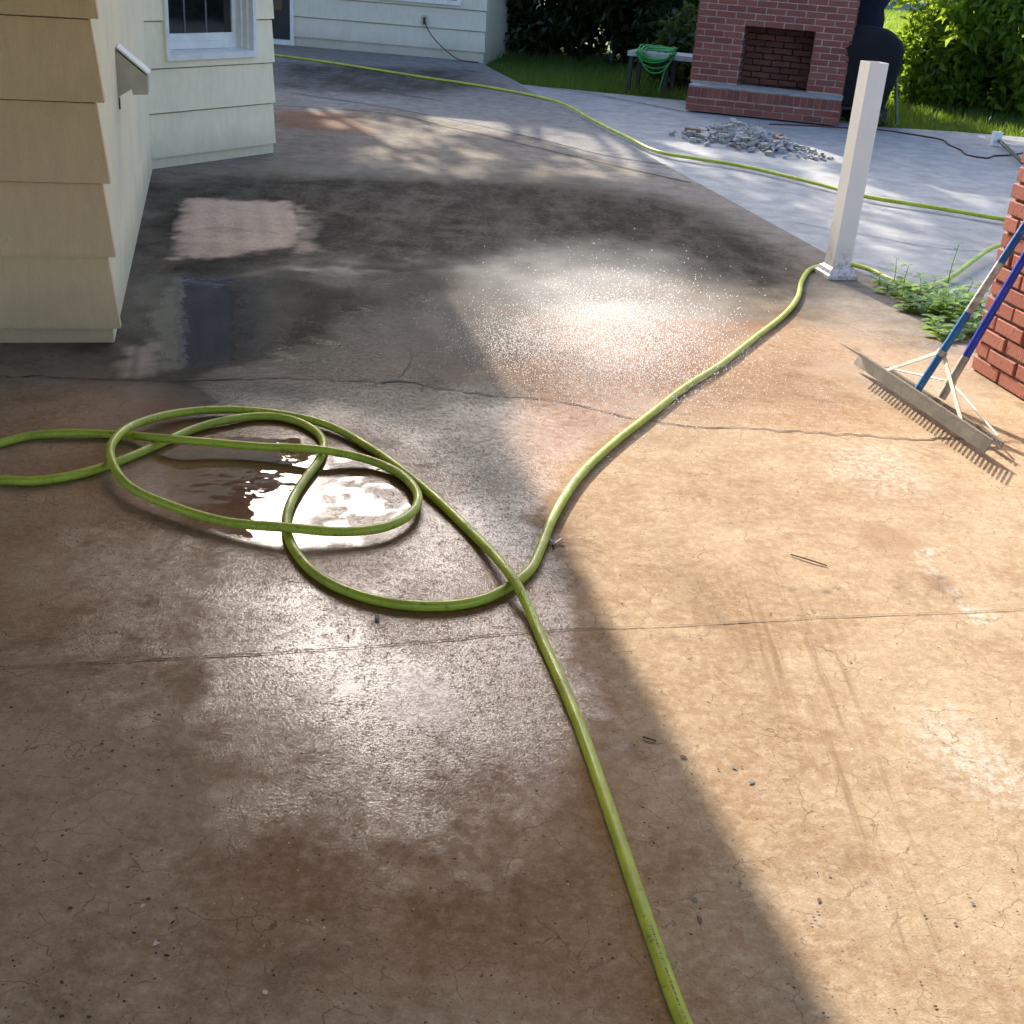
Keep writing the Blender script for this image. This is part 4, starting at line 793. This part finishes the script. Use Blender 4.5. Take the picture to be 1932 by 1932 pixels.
# tall crowns toward the sun: they throw the broken shade on the patio
rs = np.random.default_rng(77); cA, cB, cC = [], [], []
def shade_density(x, y):
    if y < 6.35 + .25 * math.sin(x * 2.1): return 0
    if y < 8.9: d = .95 if x < 1.75 else .26
    elif y < 12.6: d = .10
    else: d = .30
    if x > 2.2 and y > 8.9: d *= .7
    if x > 4.2: d = 0
    return d
tries = 0
while len(cA) + len(cB) + len(cC) < 285 and tries < 20000:
    tries += 1; x_, y_ = rs.uniform(-4.5, 4.3), rs.uniform(6.2, 15.5)
    if rs.random() > shade_density(x_, y_): continue
    z_ = rs.uniform(5.0, 8.2); t_ = z_ / SUN.z; p = (x_ + SUN.x * t_, y_ + SUN.y * t_, z_)
    if y_ < 6.35 + .25 * math.sin(x_ * 2.1) + .42: continue
    (cA if p[0] < -5 else cB if p[0] < -2.4 else cC).append(p)
tree('tall leafy tree rising beyond the left part of the outbuilding', (-6.5, 23.5, -.08), cA, 95, .40, .17, 5, (-6.5, 22.5, 6.5))
tree('tall leafy tree rising behind the right corner of the outbuilding', (-3.6, 25.6, -.08), cB, 95, .40, .17, 6, (-3.7, 23.5, 6.5))
tree('tall leafy tree rising behind the dark bushes and the grey table', (-.6, 26, -.08), cC, 95, .40, .17, 7, (-.9, 24, 6.5))
rt = np.random.default_rng(91)  # out-of-view tree line, added and raised to darken the wet slab's reflections
for i, (x_, lb) in enumerate(((-13.5, 'unseen dark tree at the far left of the tree line beyond the buildings'), (-9.5, 'unseen dark tree second from the left in the far tree line'), (-5.6, 'unseen dark tree in the middle of the far tree line'), (2.5, 'unseen dark tree of the far line behind the fireplace'), (7.0, 'unseen dark tree at the right end of the far tree line'))):
    cl = []
    hz = 8.2 if x_ > 0 else 5.9
    while len(cl) < 190:
        p = rt.uniform(-1, 1, 3)
        if np.linalg.norm(p[:2]) < 1 - .35 * max(p[2], 0): cl.append((x_ + p[0] * 3.0, 33 + p[1] * 1.6, hz + p[2] * hz * .82))
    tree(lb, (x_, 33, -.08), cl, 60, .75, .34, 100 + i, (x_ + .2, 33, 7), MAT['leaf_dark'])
# shrubs added out of view to the right for the bay window to mirror, and trees farther off
bush('unseen broad dark shrub on the lawn off to the right', (11.5, 12.5, -.08), 1.6, 2.2, 2.6, 150, 70, .36, .17, MAT['leaf'], 41, low=0)

# grass
def grass(name, pts, hgt_, seed, mat=MAT['blade']):
    r = np.random.default_rng(seed); n = len(pts); an = r.uniform(0, 6.28, n); h_ = hgt_ * (.5 + r.random(n)); wd = .006 + .006 * r.random(n)
    sx, sy = np.cos(an) * wd, np.sin(an) * wd; lx, ly = r.normal(size=n) * h_ * .35, r.normal(size=n) * h_ * .35; z0 = np.full(n, -.092)
    V = np.stack([np.stack([pts[:, 0] - sx, pts[:, 1] - sy, z0], 1), np.stack([pts[:, 0] + sx, pts[:, 1] + sy, z0], 1), np.stack([pts[:, 0] + lx, pts[:, 1] + ly, z0 + h_], 1)], 1).reshape(-1, 3)
    return np_mesh(name, V, np.arange(3 * n).reshape(-1, 3), mat)
r = np.random.default_rng(3)
def inside_paving(x, y): return poly_in(x, y)
pa = np.array([(p.x, p.y) for p in poly])
def poly_in(x, y):
    ins = np.zeros(x.shape, bool)
    for k_ in range(len(pa)):
        (x0, y0), (x1, y1) = pa[k_], pa[(k_ + 1) % len(pa)]; cr = (y0 > y) != (y1 > y); ins ^= cr & (x < x0 + (y - y0) / (y1 - y0 + 1e-12) * (x1 - x0))
    return ins
n = 60000; gx_ = r.uniform(-.8, 10, n); gy_ = 13.8 + r.random(n) ** 1.6 * 6.5; ok = ~poly_in(gx_, gy_) & (gx_ * NN.x + gy_ * NN.y > U_EDGE + .02); pts = np.stack([gx_[ok], gy_[ok]], 1)
gr = grass('grass', pts, .11, 4); tag(gr, 'short green grass along the far edge of the patio', 'grass', kind='stuff')
n = 60000; yy = 18 + 34 * r.random(n) ** 1.2; xx = yy * r.uniform(.2, .42, n); gr = grass('grass', np.stack([xx, yy], 1), .16, 5); tag(gr, 'mown lawn rising behind the grill', 'grass', kind='stuff')

# small plants in the bed
def seedling(base, hgt_, nodes, lsize, seed, label, lean=(0, 0), broad=False):
    r = random.Random(seed); b_ = Vector(base); root = thing('plant', label, 'plant', b_, 'small weeds in the soil strip beside the slab')
    top = b_ + Vector((lean[0], lean[1], hgt_)); mid = (b_ + top) / 2 + Vector((r.uniform(-.01, .01), r.uniform(-.01, .01), 0)); sp = spline([b_ - UZ * .01, mid, top], .02); mb = MB(); mb.tube(sp, list(np.linspace(.003, .0012, len(sp))), 5); mb.build('stem', MAT['stem_green'], root)
    mb = MB()
    for i in range(nodes):
        f = (i + 1) / nodes; c_ = sp[min(len(sp) - 1, int(f * (len(sp) - 1)))]; a0 = i * 1.57 + r.uniform(-.4, .4)
        for k_ in (0, math.pi / 2, math.pi, math.pi * 1.5)[::(1 if broad else 2)]:
            an = a0 + k_; d = Vector((math.cos(an), math.sin(an), r.uniform(.0, .6))).normalized(); s_ = lsize * (1.15 - .55 * f) * r.uniform(.7, 1.25); sd = d.cross(UZ).normalized() * s_ * .30; dr_ = -UZ * s_ * .22
            mb.add([c_, c_ + d * s_ * .35 + sd * .85 + UZ * .004, c_ + d * s_ * .7 + sd * .7 + dr_ * .3, c_ + d * s_ + dr_, c_ + d * s_ * .7 - sd * .7 + dr_ * .3, c_ + d * s_ * .35 - sd * .85 + UZ * .004, c_ + d * s_ * .5 + dr_ * .02 - UZ * s_ * .05], [(0, 1, 6), (1, 2, 6), (2, 3, 6), (3, 4, 6), (4, 5, 6), (5, 0, 6)], True)
    mb.build('leaves', MAT['leaf_plant'], root, recalc=False); return root
MAT['stem_green'] = simple('green_stem', (.06, .11, .03), .6, .3)
seedling(g(1783, 566, -.01), .30, 9, .062, 1, 'tallest weed, a straight leafy stem in front of the hose by the brick wall', (.015, .02))
seedling(g(1683, 545, -.01), .17, 4, .075, 2, 'upright broad-leaved weed nearest the white post', (-.01, 0))
seedling(g(1702, 560, -.01), .17, 5, .07, 3, 'blue-green weed just right of the upright broad-leaved one')
k_ = 0; rr = random.Random(12)
low_lab = ['low yellow-green weed touching the slab edge', 'small round-leaved weed in the middle of the soil strip', 'dense low weed under the tallest stem', 'dark green weed close against the brick wall']
for px, py, hh, ls, lb in ((1672, 556, .07, .06, 0), (1745, 598, .08, .075, 0), (1765, 622, .06, .08, 0), (1718, 575, .10, .07, 1), (1740, 575, .11, .075, 1), (1760, 592, .12, .075, 1), (1728, 590, .08, .07, 1), (1790, 600, .13, .08, 2), (1780, 585, .13, .075, 2), (1800, 615, .11, .08, 2), (1812, 600, .13, .08, 2), (1815, 575, .14, .07, 2), (1835, 600, .12, .07, 3), (1828, 632, .10, .075, 3), (1838, 575, .10, .06, 3), (1850, 615, .08, .06, 3), (1775, 640, .05, .07, 0), (1700, 565, .08, .06, 1), (1690, 550, .08, .06, 1), (1660, 545, .08, .06, 0), (1712, 590, .07, .07, 0), (1755, 565, .12, .07, 1), (1800, 590, .14, .08, 2), (1822, 615, .12, .08, 3), (1795, 640, .08, .08, 3), (1845, 640, .09, .07, 3), (1770, 600, .11, .075, 2), (1735, 555, .1, .06, 1), (1860, 595, .12, .07, 3)):
    seedling(g(px, py, -.01), hh, 4, ls * 1.25, 50 + k_, low_lab[lb], (rr.uniform(-.03, .03), rr.uniform(-.03, .03)), True); k_ += 1

# ------------------------------------------------------------------ neighbour's porch, far off beyond the lawn
Nb = g(1700, 12); mb = MB(); mb.box((Nb.x - 12, Nb.y, -.09), (24, 0, 0), (0, 10, 0), (0, 0, .14)); tag(mb.build('pavement', MAT['pavement']), kind='structure')
nh = thing('house', 'pale neighbouring house far beyond the lawn', 'house', (Nb.x, Nb.y + 4, 0))
mb = MB(); mb.box((Nb.x - 12, Nb.y + 4, 0), (24, 0, 0), (0, 6, 0), (0, 0, 3)); mb.build('wall', MAT['far_wall'], nh); mb = MB(); mb.box((Nb.x - 12.4, Nb.y + .6, 3.003), (25, 0, 0), (0, 10, 0), (0, 0, .3)); mb.build('roof', MAT['roof'], nh)
for dx in (-1.2, 1.1, 3.6): mb = MB(); mb.box((Nb.x + dx, Nb.y + 1, .053), (.22, 0, 0), (0, .22, 0), (0, 0, 2.947)); mb.build('porch_column', MAT['trim'], nh)
for dx, rd_, hh, mt, lb in ((-.75, .3, .5, 'pot_white', 'white flower pot on the far porch edge'), (.35, .34, .42, 'pot_clay', 'brown clay pot on the far porch'), (2.1, .32, .6, 'pot_clay', 'pink clay pot beside the far porch column')):
    mb = MB(); c_ = Vector((Nb.x + dx, Nb.y + .7, .053)); mb.loft([[c_ + Vector((math.cos(a) * q_ * rd_, math.sin(a) * q_ * rd_, z_ * hh)) for a in np.linspace(0, 6.283, 13)[:-1]] for q_, z_ in ((.7, 0), (1, .85), (1.1, .87), (1.1, 1))], True); tag(mb.build('flower_pot', MAT[mt]), lb, 'flower pot')

# ------------------------------------------------------------------ spray of water
r = np.random.default_rng(8)
def droplets(n, c_, sg, s0, s1):
    C = np.array(c_) + r.normal(size=(n, 3)) * np.array(sg); C[:, 2] = np.abs(C[:, 2]) + .004; s_ = s0 + (s1 - s0) * r.random(n) ** 2.2
    return C, s_
parts = [droplets(12000, (.38, 4.98, .0), (.19, .32, .10), .0006, .0022), droplets(7000, (.45, 5.05, .0), (.24, .38, .13), .0006, .0024), droplets(4000, (-.04, 5.0, .0), (.13, .22, .045), .0005, .002), droplets(7000, (.36, 4.95, .0), (.33, .42, .06), .0005, .0017), droplets(1500, (.5, 4.5, .0), (.35, .45, .04), .0005, .0018)]
C = np.concatenate([a for a, b in parts]); s_ = np.concatenate([b for a, b in parts])
oct_ = np.array([(1, 0, 0), (-1, 0, 0), (0, 1, 0), (0, -1, 0), (0, 0, 1.5), (0, 0, -1.5)]); V = (C[:, None, :] + oct_[None] * s_[:, None, None]).reshape(-1, 3)
of = np.array([(0, 2, 4), (2, 1, 4), (1, 3, 4), (3, 0, 4), (2, 0, 5), (1, 2, 5), (3, 1, 5), (0, 3, 5)]); F = (np.arange(len(C))[:, None, None] * 6 + of[None]).reshape(-1, 3)
m = M('water_drop'); m.set(color=(.98, .985, 1), rough=.15); t = m.n('ShaderNodeBsdfTranslucent'); t.inputs[0].default_value = (.98, .99, 1, 1); x = m.n('ShaderNodeMixShader'); x.inputs[0].default_value = .65; tp = m.n('ShaderNodeBsdfTransparent'); x2 = m.n('ShaderNodeMixShader'); x2.inputs[0].default_value = .35
m.t.links.new(m.b.outputs[0], x.inputs[1]); m.t.links.new(t.outputs[0], x.inputs[2]); m.t.links.new(x.outputs[0], x2.inputs[1]); m.t.links.new(tp.outputs[0], x2.inputs[2]); m.t.links.new(x2.outputs[0], m.t.nodes['Material Output'].inputs[0])
sp_ = np_mesh('water_spray', V, F, m.m, smooth=True); tag(sp_, 'white burst of fine water drops splashing on the sunlit concrete', 'water spray', kind='stuff')
# mist hanging in the spray
m = M('water_mist'); m.t.nodes.remove(m.b); vol = m.n('ShaderNodeVolumePrincipled'); vol.inputs['Color'].default_value = (.93, .97, 1, 1); vol.inputs['Anisotropy'].default_value = .3
gr_ = m.n('ShaderNodeTexGradient', gradient_type='SPHERICAL'); m.put(gr_.inputs[0], m.co()); dn = m.math('POWER', gr_.outputs[1], 1.0); dn = m.math('MULTIPLY', dn, m.ramp(m.noise(2.6, 4, .65), .35, .65, .25, 1.4)); m.put(vol.inputs['Density'], m.math('MULTIPLY', dn, .62))
m.t.links.new(vol.outputs[0], m.t.nodes['Material Output'].inputs['Volume'])
mb = MB(); rings = []
for i in range(1, 12):
    th = math.pi * i / 12; rings.append([Vector((math.sin(th) * math.cos(a), math.sin(th) * math.sin(a), math.cos(th))) for a in np.linspace(0, 2 * math.pi, 25)[:-1]])
mb.loft(rings); mist = mb.build('water_mist', m.m); mist.location = (.34, 4.98, .25); mist.scale = (.72, .85, .24)
tag(mist, 'soft white mist hanging over the spray of water', 'mist', kind='stuff')
